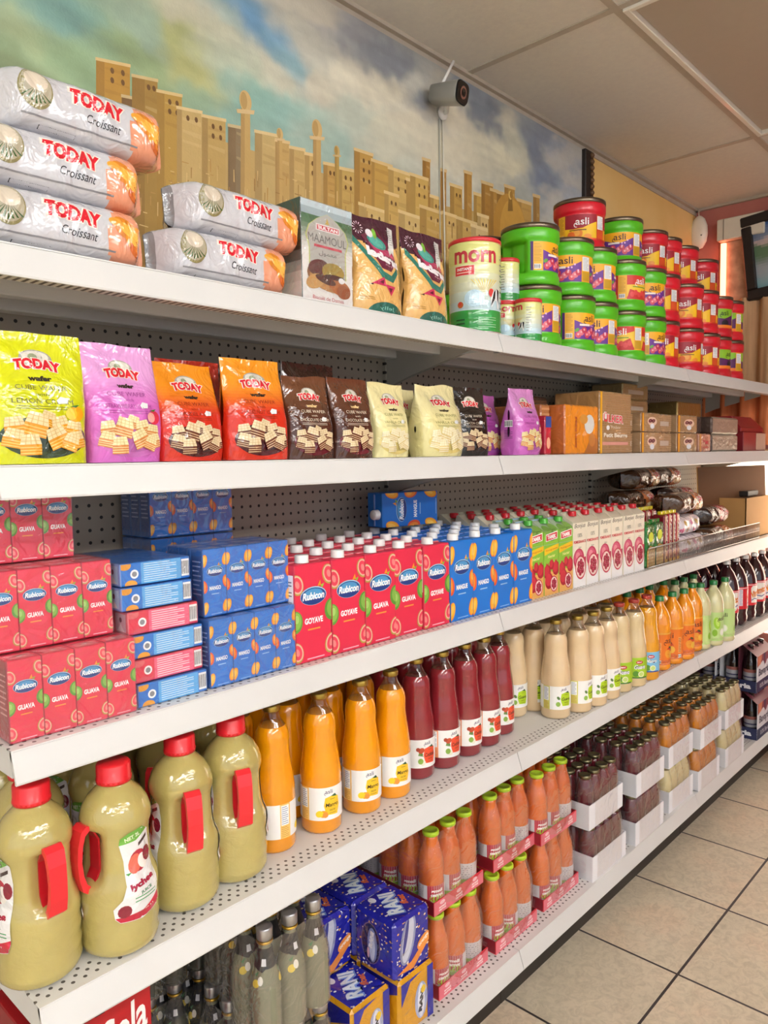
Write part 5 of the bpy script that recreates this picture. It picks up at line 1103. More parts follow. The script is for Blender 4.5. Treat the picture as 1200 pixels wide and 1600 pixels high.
# ---------------------------------------------------------------- milk powder tins
def tin(r, h, big):
    t = thing('milk_powder_tin', 'x', 'milk powder tin', (0, 0, 0)); b = MB(); P = [(r*.97, 0), (r, .002)]
    bands = 9 if big else 7
    for k in range(bands+1): z = .012+(h-.028)*k/bands; P += [(r, z-.002), (r*.992, z), (r, z+.002)]
    P += [(r, h-.010)]
    def cz(z): f = z/h; return '2f9a44' if f < (.22 if big else .17) else mix(mix('bcd8e2', 'd8dcc0', smooth(.2, .5, f)), 'dfe08a', smooth(.45, .8, f))
    b.lathe([(p[0], p[1], cz(p[1])) for p in P], 'd8d890', 36); b.build('body', 'tin', t)
    c = MB(); c.lathe([(r*.99, 0), (r*1.02, .001), (r*1.02, .009), (r*.98, .011), (r*.94, .0105), (0, .0105)], 'd63038', 36, cz=h-.010); c.build('lid', 'plastic', t)
    c = MB(); c.lathe([(r*.98, 0), (r*1.012, .001), (r*1.012, .003), (r*.99, .004)], 'e8e8ea', 36); c.build('base_rim', 'metal', t)
    A = Art(clip=(-r*1.6, .004, r*1.6, h-.012)); A.text('morn', 0, h*.80, h*.13 if big else h*.12, 'c02c40', w=r*1.75, bold=.03)
    A.rect(-r*.85, h*.605, -r*.02, h*.71, 'f0d0c8'); A.rect(-r*.82, h*.61, -r*.05, h*.705, 'd82c34'); A.text('INSTANT', -r*.43, h*.672, h*.03, 'ffffff', w=r*.6, bold=.03); A.lines(-r*.75, -r*.12, h*.62, h*.65, 1, 'f4c0b8', .4)
    for a in range(-4, 5): A.poly([(r*.35, h*.40), (r*(.35+.13*a-.02), h*.56), (r*(.35+.13*a+.03), h*.56)], 'e8cc58')
    A.ell(-r*.05, h*.36, r*.38, h*.09, 'bcdcec', 20); A.ell(-r*.6, h*.30, r*.13, h*.035, 'c8602c', 12); A.ell(-r*.62, h*.31, r*.07, h*.02, 'd83a34', 10)
    A.ell(r*.62, h*.42, r*.12, h*.045, 'd83a34', 12); A.poly([(r*.6, h*.36), (r*.72, h*.44), (r*.95, h*.47), (r*1.05, h*.40), (r*1.0, h*.26), (r*.93, h*.26), (r*.88, h*.34), (r*.78, h*.34), (r*.62, h*.26)], 'f4f4f4')
    A.poly([(r*.60, h*.28), (r*.74, h*.43), (r*.84, h*.46), (r*.80, h*.36)], '1c1c20'); A.poly([(r*.9, h*.47), (r*1.02, h*.45), (r*1.0, h*.30), (r*.93, h*.36)], '1c1c20')
    A.lines(r*.1, r*.9, h*.05, h*.17, 5, 'a8dcae', .25); A.lines(-r*.8, -r*.4, h*.08, h*.16, 2, '16502a', .4)
    for x0 in (2.2,): A.lines(r*1.15, r*1.55, h*.24, h*.82, 10, '8a8a80', .3)
    m = MB(); A.emit(m, m_cyl(r, 0, 0, lambda z: r*1.002), maxe=.009); m.build('label', 'tin', t); return Proto(t)
T_b = tin(.066, .232, True); T_s = tin(.0375, .117, False)
q = Pix(742, 440, 1, 1.172); T_b.put((q.x, 1.172, Z1), -.92, 'large powder tin with red lid, black and white cow and red lettering')
q = Pix(789, 440, 1, 1.215); T_s.put((q.x, 1.215, Z1), -.95, 'small powder tin with red lid at the bottom beside the large tin'); T_s.put((q.x+.012, 1.22, Z1+.118), -2.6, 'small powder tin stacked on another small tin')
q = Pix(825, 440, 1, 1.152); T_s.put((q.x, 1.152, Z1), -2.3, 'small powder tin standing alone in front of the green tubs')
# ---------------------------------------------------------------- drink powder tubs
def tub(base, kind):
    r, h = .083, .168; t = thing('drink_powder_tub', 'x', 'powder tub', (0, 0, 0)); b = MB()
    dk = mix(base, '000000', .12)
    P = [(.92, 0), (.985, .004), (.995, .012), (.985, .026), (.955, .030), (.945, .034), (.945, .116), (.955, .120), (.985, .123), (1.0, .130), (1.0, .146), (.985, .152), (.96, .153)]
    hc = math.radians(255)
    def sq(a, z):
        da = abs((a-hc+math.pi) % (2*math.pi)-math.pi); return 1-.27*smooth(.60, .50, da)*smooth(.030, .037, z)*smooth(.120, .113, z)
    # finer rings so the grip recess is crisp
    PP = []
    for i, (k, z) in enumerate(P):
        PP.append((k*r, z))
        if (k, z) == (.945, .034): PP += [(.945*r, z2) for z2 in (.037, .045, .06, .08, .10, .112, .114)]
    b.lathe(PP, base, 60, sq=sq); b.build('body', 'plastic', t)
    l = MB(); l.lathe([(r*.975, .152), (r*1.0, .154), (r*1.005, .159), (r*1.0, .165), (r*.965, .1665), (r*.93, .163), (0, .163)], '7a6c5c', 48); l.build('lid', 'metal', t)
    A = Art(clip=(-.18*1, 0, .30, .078)); L_ = .078; R = .945*r
    def front(x0):
        w = .105
        if kind == 'purple':
            A.rect(x0-w/2, 0, x0+w/2, L_, 'f6b018'); A.poly([(x0-w/2, 0), (x0+w/2, 0), (x0+w/2, L_*.78), (x0+w*.25, L_*.62), (x0, L_*.52), (x0-w*.25, L_*.60), (x0-w/2, L_*.72)], '6a2a94'); calli(A, x0, L_*.80, .021, '3a1c2a')
            A.rect(x0-w*.34, L_*.50, x0+w*.02, L_*.58, 'f4e8e0'); 
            for k in range(9): A.ell(x0-w*.38+w*.095*k, L_*(.16+.09*(k % 3)), .0095, .0095, ['d8485c', 'e27082', 'c83450'][k % 3], 12); A.ell(x0-w*.385+w*.095*k, L_*(.18+.09*(k % 3)), .0035, .0035, 'f2b0b4', 7)
            for k in range(5): A.ell(x0+w*(.1+.09*(k % 4)), L_*(.42+.11*(k % 3)), .003, .003, 'e8b8e0', 7)
            A.ell(x0-w*.42, L_*.34, .008, .005, '6aa83c', 8, 30)
        elif kind == 'red':
            A.rect(x0-w/2, 0, x0+w/2, L_, 'a01428'); A.poly([(x0-w/2, 0), (x0+w/2, 0), (x0+w/2, L_*.72), (x0+w*.3, L_*.62), (x0+w*.05, L_*.46), (x0-w*.25, L_*.42), (x0-w/2, L_*.46)], 'f8c414'); calli(A, x0, L_*.72, .022, 'f6f0ee')
            A.ell(x0-w*.1, L_*.24, .015, .014, 'f08820', 16); A.ell(x0-w*.13, L_*.26, .010, .010, 'f6a840', 14); A.ell(x0-w*.3, L_*.18, .012, .012, 'e86c1c', 14); A.rect(x0-w*.35, L_*.36, x0+w*.15, L_*.40, '6a3a10'); A.ell(x0+w*.2, L_*.12, .013, .008, 'f4982c', 12); A.rect(x0-w/2, 0, x0+w/2, L_*.06, 'e8541c')
        elif kind == 'strawberry':
            A.rect(x0-w/2, 0, x0+w/2, L_, 'd83428'); A.poly([(x0-w/2, L_*.1), (x0+w/2, L_*.1), (x0+w/2, L_*.8), (x0, L_*.62), (x0-w/2, L_*.60)], 'f4c838'); A.poly([(x0-w/2, 0), (x0+w/2, 0), (x0+w*.35, L_*.5), (x0, L_*.28), (x0-w*.4, L_*.42)], 'cc2a28'); calli(A, x0, L_*.78, .022, 'f6f0ee')
            for k in range(6): A.ell(x0-w*.32+w*.13*k, L_*(.2+.08*(k % 2)), .008, .009, 'e04848', 10)
            A.rect(x0-w*.3, L_*.5, x0+w*.3, L_*.54, '6a9a2c')
        else:
            A.rect(x0-w/2, 0, x0+w/2, L_, '8cc428'); A.poly([(x0-w/2, 0), (x0+w/2, 0), (x0+w/2, L_*.72), (x0, L_*.48), (x0-w/2, L_*.56)], '5a1a5c'); calli(A, x0, L_*.78, .020, '2a2a1c'); A.ell(x0+w*.05, L_*.25, .018, .014, '1c1420', 14); A.rect(x0-w/2, 0, x0+w/2, L_*.16, 'f08020')
    front(0); front(.137)
    for x0 in (.068, .204): A.rect(x0-.017, 0, x0+.017, L_, 'e8a828' if kind != 'red' else 'c83c1c'); A.rect(x0-.014, L_*.42, x0+.014, L_*.94, 'f0f0ee'); A.lines(x0-.012, x0+.012, L_*.44, L_*.92, 9, '8890a8', .3); A.rect(x0-.014, L_*.05, x0+.014, L_*.38, 'c89a20' if kind != 'red' else 'd8501c')
    A.rect(-.088, 0, -.052, L_, 'f0b428'); A.rect(-.088, 0, -.080, L_, '4a1c6a' if kind == 'purple' else 'b82028'); A.lines(-.078, -.056, L_*.3, L_*.94, 12, 'b07818', .3); A.bars(-.078, -.058, L_*.05, L_*.22, 9)
    m = MB(); A.emit(m, m_cyl(R, .0365, 0, lambda z: R), maxe=.008); m.build('label', 'label', t); return Proto(t)
TG = tub('55bd1c', 'purple'); TS = tub('55bd1c', 'strawberry'); TR = tub('d6142a', 'red'); TD = tub('d0182a', 'dark')
def tubx(right_px, y, z):
    """centre of a tub whose right outline falls at this column"""
    q = Pix(right_px, 470, 1, 1.2); b = math.atan2(q.x, q.y); r = .083
    lo, hi = .5, 6
    for _ in range(40):
        x = (lo+hi)/2; D = math.hypot(x, y)
        if math.atan2(x, y)+math.asin(r/D) > b: hi = x
        else: lo = x
    return x
TH = .1665
tubs = [(TG, 878, 1.20, 0, -.9, 'green tub with purple label behind the small tin, lower row'), (TG, 931, 1.20, 0, -.15, 'green tub with its grip recess showing, second in the lower row'), (TG, 966.5, 1.20, 0, -1.05, 'green tub, purple label, third in the lower row'), (TS, 1010.5, 1.20, 0, -1.2, 'green tub with a red strawberry label in the lower row'), (TG, 1042, 1.20, 0, -1.9, 'green tub at the right end of the green lower row'),
        (TG, 874.5, 1.20, 1, .12, 'green tub with grip recess, upper row, nearest the camera'), (TG, 928, 1.20, 1, -1.1, 'green tub in the upper row carrying the large red tub'), (TG, 964, 1.20, 1, -1.2, 'green tub, third in the upper row'), (TS, 1009.5, 1.20, 1, -.2, 'green tub with plain green side forward and red label edge, upper row'), (TG, 1041, 1.20, 1, -.55, 'green tub at the right end of the green upper row'),
        (TR, 1072, 1.26, 0, -2.0, 'red tub set back between two front red tubs, lower row'), (TR, 1063, 1.20, 0, -.9, 'red tub next to the last green tub, lower row'), (TR, 1101, 1.20, 0, -.75, 'red tub with striped label side, third red in the lower row'), (TR, 1127, 1.20, 0, -1.15, 'red tub, fourth red in the lower row'), (TD, 1145, 1.20, 0, -.1, 'red tub with plain red side forward, last but one in the lower row'), (TD, 1164, 1.20, 0, -1.2, 'red tub with green and purple label, far right, lower row'),
        (TR, 1074, 1.26, 1, -1.8, 'red tub set back in the upper row'), (TR, 1063, 1.20, 1, -1.15, 'red tub next to the last green tub, upper row'), (TR, 1100, 1.20, 1, -1.05, 'red tub, third red in the upper row'), (TR, 1124, 1.20, 1, -1.2, 'red tub, fourth red in the upper row'), (TD, 1146, 1.20, 1, -.55, 'red tub with green label edge, upper row'), (TD, 1163, 1.20, 1, -1.2, 'red tub with green and purple label, far right, upper row'),
        (TR, 946, 1.25, 2, -1.0, 'large looking red tub on the top tier, first from the left'), (TG, 1004, 1.25, 2, -1.1, 'green tub alone on the top tier among red ones'), (TR, 1043, 1.25, 2, -1.1, 'red tub on the top tier right of the green one'), (TR, 1065, 1.25, 2, -1.1, 'red tub, third red on the top tier'), (TR, 1091, 1.25, 2, -1.15, 'red tub, last but one on the top tier'), (TR, 1122, 1.27, 2, -1.2, 'red tub at the right end of the top tier')]
for P, px, y, k, a, lab in tubs: P.put((tubx(px, y, 0), y, Z1+k*TH+.0005), a, lab, 'drink powder tubs on the top shelf')
for i in range(9): (TG if i < 5 else TR).put((1.83+i*.19, 1.375, Z1), 0, 'powder tub in the rear row, lowest layer', 'tubs in the rear row')
for i in range(8): (TG if i < 4 else TR).put((1.93+i*.19, 1.375, Z1+TH), 0, 'powder tub in the rear row, upper layer', 'tubs in the rear row above')
# ================================================================== BISCUIT PACKS, SECOND SHELF
def biscuit(name, x0, x1, y0, d, z0, h, base, label, art=None, side=None, mat='foil', end=None, bev=.004, cat='biscuit pack'):
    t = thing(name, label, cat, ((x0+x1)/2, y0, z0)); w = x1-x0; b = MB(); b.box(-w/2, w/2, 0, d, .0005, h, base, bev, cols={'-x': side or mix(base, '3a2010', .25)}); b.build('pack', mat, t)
    if art:
        A = Art(clip=(.002, .002, w-.002, h-.002)); art(A, w, h); m = MB(); A.emit(m, m_front(-w/2, 0, 0), base=4e-4); m.build('print', 'label', t)
    return t
def a_orange(A, w, h):
    A.text('BISKREM', w*.32, h*.45, h*.07, 'b04818', w=h*.62, bold=.04, rot=90); A.ell(w*.72, h*.62, w*.15, h*.2, 'dcdcd8', 16, 20); A.ell(w*.55, h*.72, w*.12, h*.1, 'd89438', 14); A.poly([(w*.55, 0), (w*.8, h*.4), (w*.98, h*.3), (w*.98, 0)], 'b06a2c'); A.ell(w*.8, h*.3, w*.1, h*.15, 'c8803a', 12, 30)
def a_ulker(A, w, h):
    for k in range(26): A.rect(w*.05, h*k/26, w, h*(k+.5)/26, 'a07c50')
    A.rect(0, 0, w*.07, h, 'f0b020'); A.text('\u00DCLKER', w*.42, h*.58, h*.17, 'f6f0ec', w=w*.66, bold=.06, rot=-2); A.text('\u00DCLKER', w*.42, h*.58, h*.15, 'e0203c', w=w*.62, bold=.02, rot=-2)
    A.ell(w*.25, h*.42, w*.05, h*.04, 'f4f4f4', 10); A.text('P\u00F6tib\u00F6r', w*.5, h*.43, h*.05, 'e8dcc8', w=w*.3); A.text('Petit Beurre', w*.5, h*.3, h*.07, 'f0e8d8', w=w*.75, bold=.03); A.rect(w*.08, h*.14, w*.9, h*.19, 'd8988c')
def a_tan(c2):
    def f(A, w, h):
        for k in range(12): A.rect(w*.14, h*k/12, w, h*(k+.45)/12, 'a5855a')
        A.rect(0, 0, w*.10, h, '7a2a18'); A.rect(w*.04, 0, w*.13, h, 'f0a820'); A.ell(w*.58, h*.55, w*.26, h*.24, 'e8c8b0', 16); A.text('oo', w*.56, h*.58, h*.2, c2, w=w*.36, bold=.08, shear=.3); A.ell(w*.58, h*.3, w*.12, h*.14, 'e8ecf2', 12)
    return f
def a_lines(c):
    def f(A, w, h):
        for k in range(9): A.rect(0, h*k/9, w, h*(k+.4)/9, c)
        A.rect(w*.2, h*.35, w*.8, h*.6, mix(c, 'ffffff', .3))
    return f
e = .0015
biscuit('fruit_snack_box', 1.882, 1.915, 1.125, .08, Z2, .11, 'c8283c', 'slim red and blue packet squeezed beside the rightmost wafer bag', lambda A, w, h: (A.rect(0, h*.7, w, h, '2a4a9a'), A.ell(w*.5, h*.3, w*.3, h*.15, 'f0b090')))
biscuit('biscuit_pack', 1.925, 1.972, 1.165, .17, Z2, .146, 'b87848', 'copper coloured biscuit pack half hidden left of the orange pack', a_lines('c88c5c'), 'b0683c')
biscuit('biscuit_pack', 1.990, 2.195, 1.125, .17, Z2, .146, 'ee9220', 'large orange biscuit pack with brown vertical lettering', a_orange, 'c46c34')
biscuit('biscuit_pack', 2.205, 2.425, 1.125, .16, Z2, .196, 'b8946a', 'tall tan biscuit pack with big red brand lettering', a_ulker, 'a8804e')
biscuit('biscuit_pack', 2.06, 2.185, 1.30, .12, Z2, .185, '4a2c1c', 'dark brown biscuit pack behind the orange pack', a_lines('6a4428'))
for i, (x0, x1, y0, z0, h, tp) in enumerate([(2.440, 2.492, 1.150, 0, .070, 0), (2.440, 2.492, 1.150, .071, .066, 0), (2.505, 2.655, 1.125, 0, .072, 1), (2.505, 2.655, 1.125, .073, .066, 1), (2.668, 2.795, 1.140, 0, .072, 0), (2.668, 2.795, 1.140, .073, .066, 0), (2.812, 3.005, 1.125, 0, .072, 1), (2.812, 3.005, 1.125, .073, .066, 1)]):
    biscuit('biscuit_pack', x0, x1, y0, .15, Z2+z0, h, 'b99670', ('tan biscuit pack with orange edge stripe, ' if tp else 'plain tan biscuit pack, ')+['lower, far left of the small packs', 'upper, far left of the small packs', 'lower of the first striped pair', 'upper of the first striped pair', 'lower pack between the striped pairs', 'upper pack between the striped pairs', 'lower of the second striped pair', 'upper of the second striped pair'][i], a_tan('6a1c2c') if tp else a_lines('a8865c'), None, 'foil')
biscuit('biscuit_pack', 3.03, 3.15, 1.125, .14, Z2, .072, 'd8a088', 'pale pink biscuit pack with red lettering beside the silver packs', lambda A, w, h: (A.rect(0, 0, w*.15, h, 'c88a40'), A.text('9 kat', w*.58, h*.55, h*.25, 'c83040', w=w*.45, bold=.06), A.rect(w*.3, h*.2, w*.8, h*.3, 'b85040')))
for i in range(2): biscuit('wafer_block_pack', 3.165, 3.475, 1.125, .16, Z2+i*.0715, .070, 'b7b0a0', 'silver foil wafer block, %s of the pair beside the red boxes' % ['lower', 'upper'][i], None, '5a4a42', 'foil_silver', bev=.007)
biscuit('wafer_block_pack', 3.03, 3.15, 1.16, .14, Z2+.0735, .068, '6a5a52', 'dark silver wafer block on top of the pale pink pack', None, '4a3a34', 'foil_silver', bev=.007)
for i, (x0, x1, y0, z0, h) in enumerate([(2.50, 2.68, 1.30, 0, .072), (2.50, 2.68, 1.30, .073, .072), (2.50, 2.68, 1.30, .146, .072), (2.71, 2.93, 1.29, 0, .07), (2.71, 2.93, 1.29, .071, .07), (2.71, 2.93, 1.29, .142, .06), (2.71, 2.93, 1.29, .203, .06), (3.25, 3.52, 1.30, 0, .075), (3.25, 3.52, 1.30, .076, .075), (3.25, 3.52, 1.30, .152, .065)]):
    biscuit('wafer_block_pack', x0, x1, y0, .13, Z2+z0, h, 'c0a878' if i < 7 else 'b89858', 'gold tan foil block in the rear stacks, %s' % ['left stack bottom', 'left stack middle', 'left stack top', 'middle stack bottom', 'middle stack second', 'middle stack third', 'middle stack top', 'right stack bottom', 'right stack middle', 'right stack top'][i], a_lines('b09464') if i < 7 else None, None, 'foil_silver', bev=.005)
t = thing('gift_box', 'burgundy cardboard box at the right end of the second shelf, lower one', 'box', (3.70, 1.125, Z2)); b = MB(); b.box(-.155, .155, 0, .22, 0, .085, '8c1c24', .002, cols={'-x': '7a1820'}); b.build('box', 'paper', t); b = MB(); b.box(.02, .155, -.001, .0, .004, .08, 'c0a08c'); b.build('panel', 'paper', t)
t = thing('gift_box', 'burgundy cardboard box with sloping lid on top of the other one', 'box', (3.70, 1.135, Z2+.0855)); b = MB(); b.box(-.16, .15, 0, .2, 0, .02, '8c1c24', .002)
b.add([(-.16, 0, .02), (.15, 0, .02), (.15, .2, .02), (-.16, .2, .02), (-.14, .05, .072), (.13, .05, .072), (.13, .2, .072), (-.14, .2, .072)], [(0, 1, 5, 4), (1, 2, 6, 5), (3, 0, 4, 7), (2, 3, 7, 6), (4, 5, 6, 7)], '982028'); b.build('lid', 'paper', t)
# ================================================================== RIGHT END OF THE THIRD SHELF
def flow(name, w, h, d, c1, c2, seed, split=.6, txt=None):
    t = thing(name, 'x', 'snack pack', (0, 0, 0)); P = Pouch(w, h, d, 'flow', p=2.5, wr=.008, seed=seed)
    b = MB(); P.body(b, lambda a, v, sd: c2 if a > split+.05*math.sin(v*6) else c1, 30, 18); b.build('wrapper', 'foil', t, merge=True)
    A = Art(); X = lambda q: w*(q-.5)
    if txt == 'white':
        for k in range(7): A.ell(X(.15+.11*k), h*(.3+.35*(k % 2)), w*.045, h*.13, ['d86a90', 'c8a860', 'b87a50', 'e090b0'][k % 4], 10); 
    else: today(A, X(.78), h*.62, h*.22, 0, w*.2); A.ell(X(.75), h*.3, w*.09, h*.16, 'e8cc9c' if txt != 'red' else 'f0d8c8', 12); A.text('Croissant', X(.4), h*.45, h*.14, 'b08a60', w=w*.25, shear=.3)
    m = MB(); A.emit(m, P.front(), maxe=.01, base=8e-4); m.build('print', 'foilprint', t); return Proto(t)
F_b = flow('croissant_pack', .30, .085, .13, '4a2c16', 'cc7640', 41, .6); F_r = flow('croissant_pack', .28, .085, .13, '2a120e', 'a81c30', 42, .5, 'red'); F_w = flow('croissant_pack', .27, .078, .12, 'e6dce2', 'e8e0e4', 43, .9, 'white')
F_w.put((3.05, 1.20, Z3), 0, 'white flowered snack pack lowest, behind the wire rack'); F_w.put((3.02, 1.205, Z3+.079), .03, 'white flowered snack pack lying on the other white one')
F_b.put((3.36, 1.20, Z3), 0, 'brown and orange croissant pack at the right behind the wire rack'); F_b.put((2.93, 1.36, Z3), .1, 'dark brown croissant pack in the rear pile, lowest left'); F_b.put((2.95, 1.355, Z3+.086), .05, 'dark brown croissant pack in the rear pile, second layer left'); F_b.put((2.90, 1.36, Z3+.172), -.05, 'dark brown croissant pack in the rear pile, third layer left')
F_b.put((2.99, 1.37, Z3+.258), .05, 'dark brown croissant pack on the very top of the pile'); F_b.put((3.25, 1.345, Z3), 0, 'dark brown croissant pack in the rear pile, lowest right'); F_b.put((3.26, 1.34, Z3+.086), 0, 'dark brown croissant pack in the rear pile, second layer right'); F_b.put((3.08, 1.23, Z3+.158), .0, 'brown and orange croissant pack resting on the white packs')
F_r.put((3.26, 1.33, Z3+.172), 0, 'red and brown croissant pack, upper one on the right of the pile'); F_r.put((3.42, 1.24, Z3+.086), .0, 'red and brown croissant pack, lower one on the right of the pile')
F_b.put((3.22, 1.38, Z3+.258), -.03, 'brown croissant pack beside the topmost one')
def stick(name, c, top, art, label, x0, x1, y0, h=.15, d=.05):
    t = thing(name, label, 'wafer packet', ((x0+x1)/2, y0, Z3)); w = x1-x0; b = MB(); b.box(-w/2, w/2, 0, d, 0, h, c, .006); b.build('packet', 'foil', t); b = MB(); b.box(-w/2+.002, w/2-.002, d*.3, d*.6, h-.001, h+.012, top, .002); b.build('seal', 'foil', t)
    A = Art(clip=(.003, .002, w-.003, h-.003)); art(A, w, h); m = MB(); A.emit(m, m_front(-w/2, 0, 0), base=5e-4); m.build('print', 'label', t)
def a_g(A, w, h): A.ell(w*.5, h*.72, w*.28, h*.12, 'd8e020', 14); A.poly([(0, 0), (w, 0), (w, h*.45), (w*.4, h*.52), (0, h*.4)], 'c89850'); [A.rect(w*.1, h*(.05+.08*k), w*.9, h*(.08+.08*k), 'e8cc88') for k in range(5)]
def a_r(A, w, h): A.rect(w*.15, 0, w*.32, h, 'f0c8a0'); A.text('LUPPO', w*.62, h*.55, w*.3, 'f4ece4', w=h*.5, bold=.05, rot=90); A.rect(0, 0, w, h*.08, 'e8b020'); A.ell(w*.6, h*.2, w*.25, h*.06, 'e89a5c', 12)
stick('wafer_roll_packet', '1e7a2c', '2c8a38', a_g, 'green wafer packet with yellow disc, left of two behind the wire rack', 2.565, 2.635, 1.128); stick('wafer_roll_packet', '2a6a30', '2c8a38', a_g, 'green wafer packet, right of two behind the wire rack', 2.64, 2.71, 1.128, .155)
for i in range(4): stick('wafer_roll_packet', 'a8182c' if i % 2 else '7a1424', 'e0d020', a_r, 'dark red wafer packet with yellow seal, %s from the left behind the wire rack' % ORD[i], 2.722+.036*i, 2.755+.036*i, 1.130, .178)
for i in range(5): stick('wafer_roll_packet', '9a1c24', 'e8dc28', a_r, 'red packet with bright yellow top, %s in the row behind' % ORD[i], 2.60+.053*i, 2.65+.053*i, 1.22, .188)
t = thing('wire_rack', 'low chromed wire fence along the front of the third shelf', 'wire fence', (2.56, 1.118, Z3)); b = MB()
for z in (.004, .072): b.tube([(0, 0, z), (1.21, 0, z)], .0022, 'c8c4be', 6)
b.tube([(.40, 0, .035), (1.21, 0, .035)], .0014, 'c8c4be', 6); b.build('rail', 'metal', t); b = MB()
for k in range(100): b.tube([(.003+k*.0122, 0, .004), (.003+k*.0122, 0, .072)], .0013, 'c8c4be', 4)
b.build('wires', 'metal', t)
# open carton at the end of the shelf
t = thing('cardboard_box', 'open brown cardboard box with raised flap at the right end of the third shelf', 'cardboard box', (3.82, 1.14, Z3)); b = MB()
b.box(-.17, -.166, 0, .32, 0, .19, 'b58a50'); b.box(-.17, .17, 0, .004, 0, .19, 'c0935a'); b.box(.166, .17, 0, .32, 0, .19, 'b58a50'); b.box(-.17, .17, .316, .32, 0, .19, 'b58a50'); b.box(-.17, .17, 0, .32, 0, .004, 'b58a50'); b.build('box', 'matte', t)
b = MB(); b.add([(-.320, .155, .10), (.19, .022, .16), (.19, .03, .335), (-.320, .165, .335), (-.320, .160, .10), (.19, .027, .16), (.19, .035, .335), (-.320, .170, .335)], [(0, 1, 2, 3), (5, 4, 7, 6), (0, 3, 7, 4), (1, 5, 6, 2), (3, 2, 6, 7), (0, 4, 5, 1)], ['6a4526', '6a4526', 'd8a860', '6a4526', '8a6034', '6a4526']); b.build('flap', 'matte', t)  # flap faces darker than the box: their shade is put into the colour
tag(slab('tray', 3.80, 3.97, 1.18, 1.30, Z3+.19, Z3+.215, 'kick', bev=.003), 'small black tray lying on the open cardboard box', 'tray')
# ================================================================== BOTTOM SHELF
def small_bottle(mbj, mbc, mbl, x, y, z, r, h, juice, cap, lab=True):
    pass
CB_P = [(.024, 0), (.031, .004), (.0318, .012), (.0318, .072), (.0305, .080), (.0318, .092), (.031, .112), (.0270, .135), (.0205, .155), (.0175, .170), (.0175, .180)]
def carrot_case(nx, ny, name='juice_case', full=True):
    """shrink-wrapped tray of small bottles with green caps"""
    t = thing(name, 'x', 'juice case', (0, 0, 0)); W_ = .2; p = W_/nx; D_ = .06+.066*(ny-1)
    P = CB_P; rf = prof_r(P); meshes = {}
    b = MB(); b.lathe(P, 'da6a1a', 20); 
    A = Art(); R = .0318; half = R*3.1; A.clip = (-half, 0, half, .05)
    A.rect(-half, 0, half, .05, 'd6d2d4'); A.lines(-.035, .01, .008, .046, 7, '7a7a80', .3); A.rect(-half, 0, half, .009, '9cc83c'); A.rect(.02, .012, .07, .05, 'b83040'); A.ell(.045, .018, .02, .010, 'a8d038', 12); A.text('small', .045, .037, .008, 'f4ece8', w=.03, bold=.06); A.text('carrot', .045, .027, .008, 'f4ece8', w=.034, bold=.06); A.bars(-.055, -.037, .004, .02, 8)
    l = MB(); A.emit(l, m_cyl(R, .014, 0, rf), maxe=.012)
    c = MB(); c.lathe([(.0185, 0), (.0205, .002), (.0205, .009), (.0195, .011), (.016, .0118), (.0155, .011), (0, .011)], 'b5d62e', 20, cz=.178)
    first = None
    for j in range(ny):
        for i in range(nx):
            if not first:
                bo = b.build('bottle', 'juice', t); lo = l.build('label', 'label', bo); co = c.build('cap', 'plastic', bo); first = (bo, lo, co)
            else:
                bo = first[0].copy(); COL.objects.link(bo); bo.parent = t
                for q in first[1:]: k = q.copy(); COL.objects.link(k); k.parent = bo
            bo.location = (-W_/2+p*(i+.5), .033+.066*j, .004); bo.rotation_euler = (0, 0, random.uniform(-2.4, .6))
    b = MB(); d_ = D_+.012; hh = .034
    b.box(-W_/2, W_/2, -.001, d_, 0, .003, 'c8283c'); b.box(-W_/2, W_/2, -.0025, 0, 0, hh, 'd8303e'); b.box(-W_/2, -W_/2+.0025, 0, d_, 0, hh, '8c1a28'); b.box(W_/2-.0025, W_/2, 0, d_, 0, hh, '8c1a28'); b.box(-W_/2, W_/2, d_-.002, d_, 0, hh, 'a8202e'); b.build('tray', 'paper', t)
    A = Art(clip=(0, 0, W_, hh)); A.poly([(0, 0), (W_*.5, 0), (W_*.28, hh), (0, hh)], 'e2707c'); A.poly([(W_*.5, 0), (W_, 0), (W_, hh), (W_*.72, hh*.6)], 'e2707c'); 
    for k in range(3): A.ell(W_*(.16+.33*k), hh*.74, .010, .005, 'f2c4c8', 12); A.text('small', W_*(.16+.33*k), hh*.46, .006, 'f6dcdc', w=.026, bold=.05); A.text('carrot', W_*(.16+.33*k), hh*.26, .006, 'f6dcdc', w=.028, bold=.05)
    m = MB(); A.emit(m, m_front(-W_/2, -.0025, 0)); m.build('tray_print', 'paper', t)
    f = MB(); hw = W_/2+.0025
    def shell(u, v):
        a = u*2*math.pi; kx = math.copysign(abs(math.cos(a))**.35, math.cos(a)); ky = math.copysign(abs(math.sin(a))**.35, math.sin(a)); s = 1-.10*smooth(.62, 1, v)
        bulge = .0025*math.sin(v*math.pi)*(1 if v < .9 else 0)
        return ((hw*s+bulge)*kx, d_/2+(d_/2+.003+bulge)*ky*s, .002+.186*v)
    f.grid(shell, 40, 12, 'ffffff', wrap=True); f.build('film', 'film', t)
    return Proto(t)
CC = carrot_case(3, 5); CL = carrot_case(3, 3)
CP = .1985
for i, (xl, yl, xu, yu) in enumerate([(1.439, 1.09, 1.445, 1.108), (1.668, 1.085, 1.698, 1.112), (1.912, 1.09, 1.898, 1.09)]):
    CL.put((xl, yl, Z5), -.01*0, 'orange juice case with green caps on the base shelf, %s from the left' % ORD[i], 'lower orange juice cases'); CC.put((xu, yu, Z5+CP), 0, 'orange juice case with green caps on the upper layer, %s from the left' % ORD[i], 'upper orange juice cases')
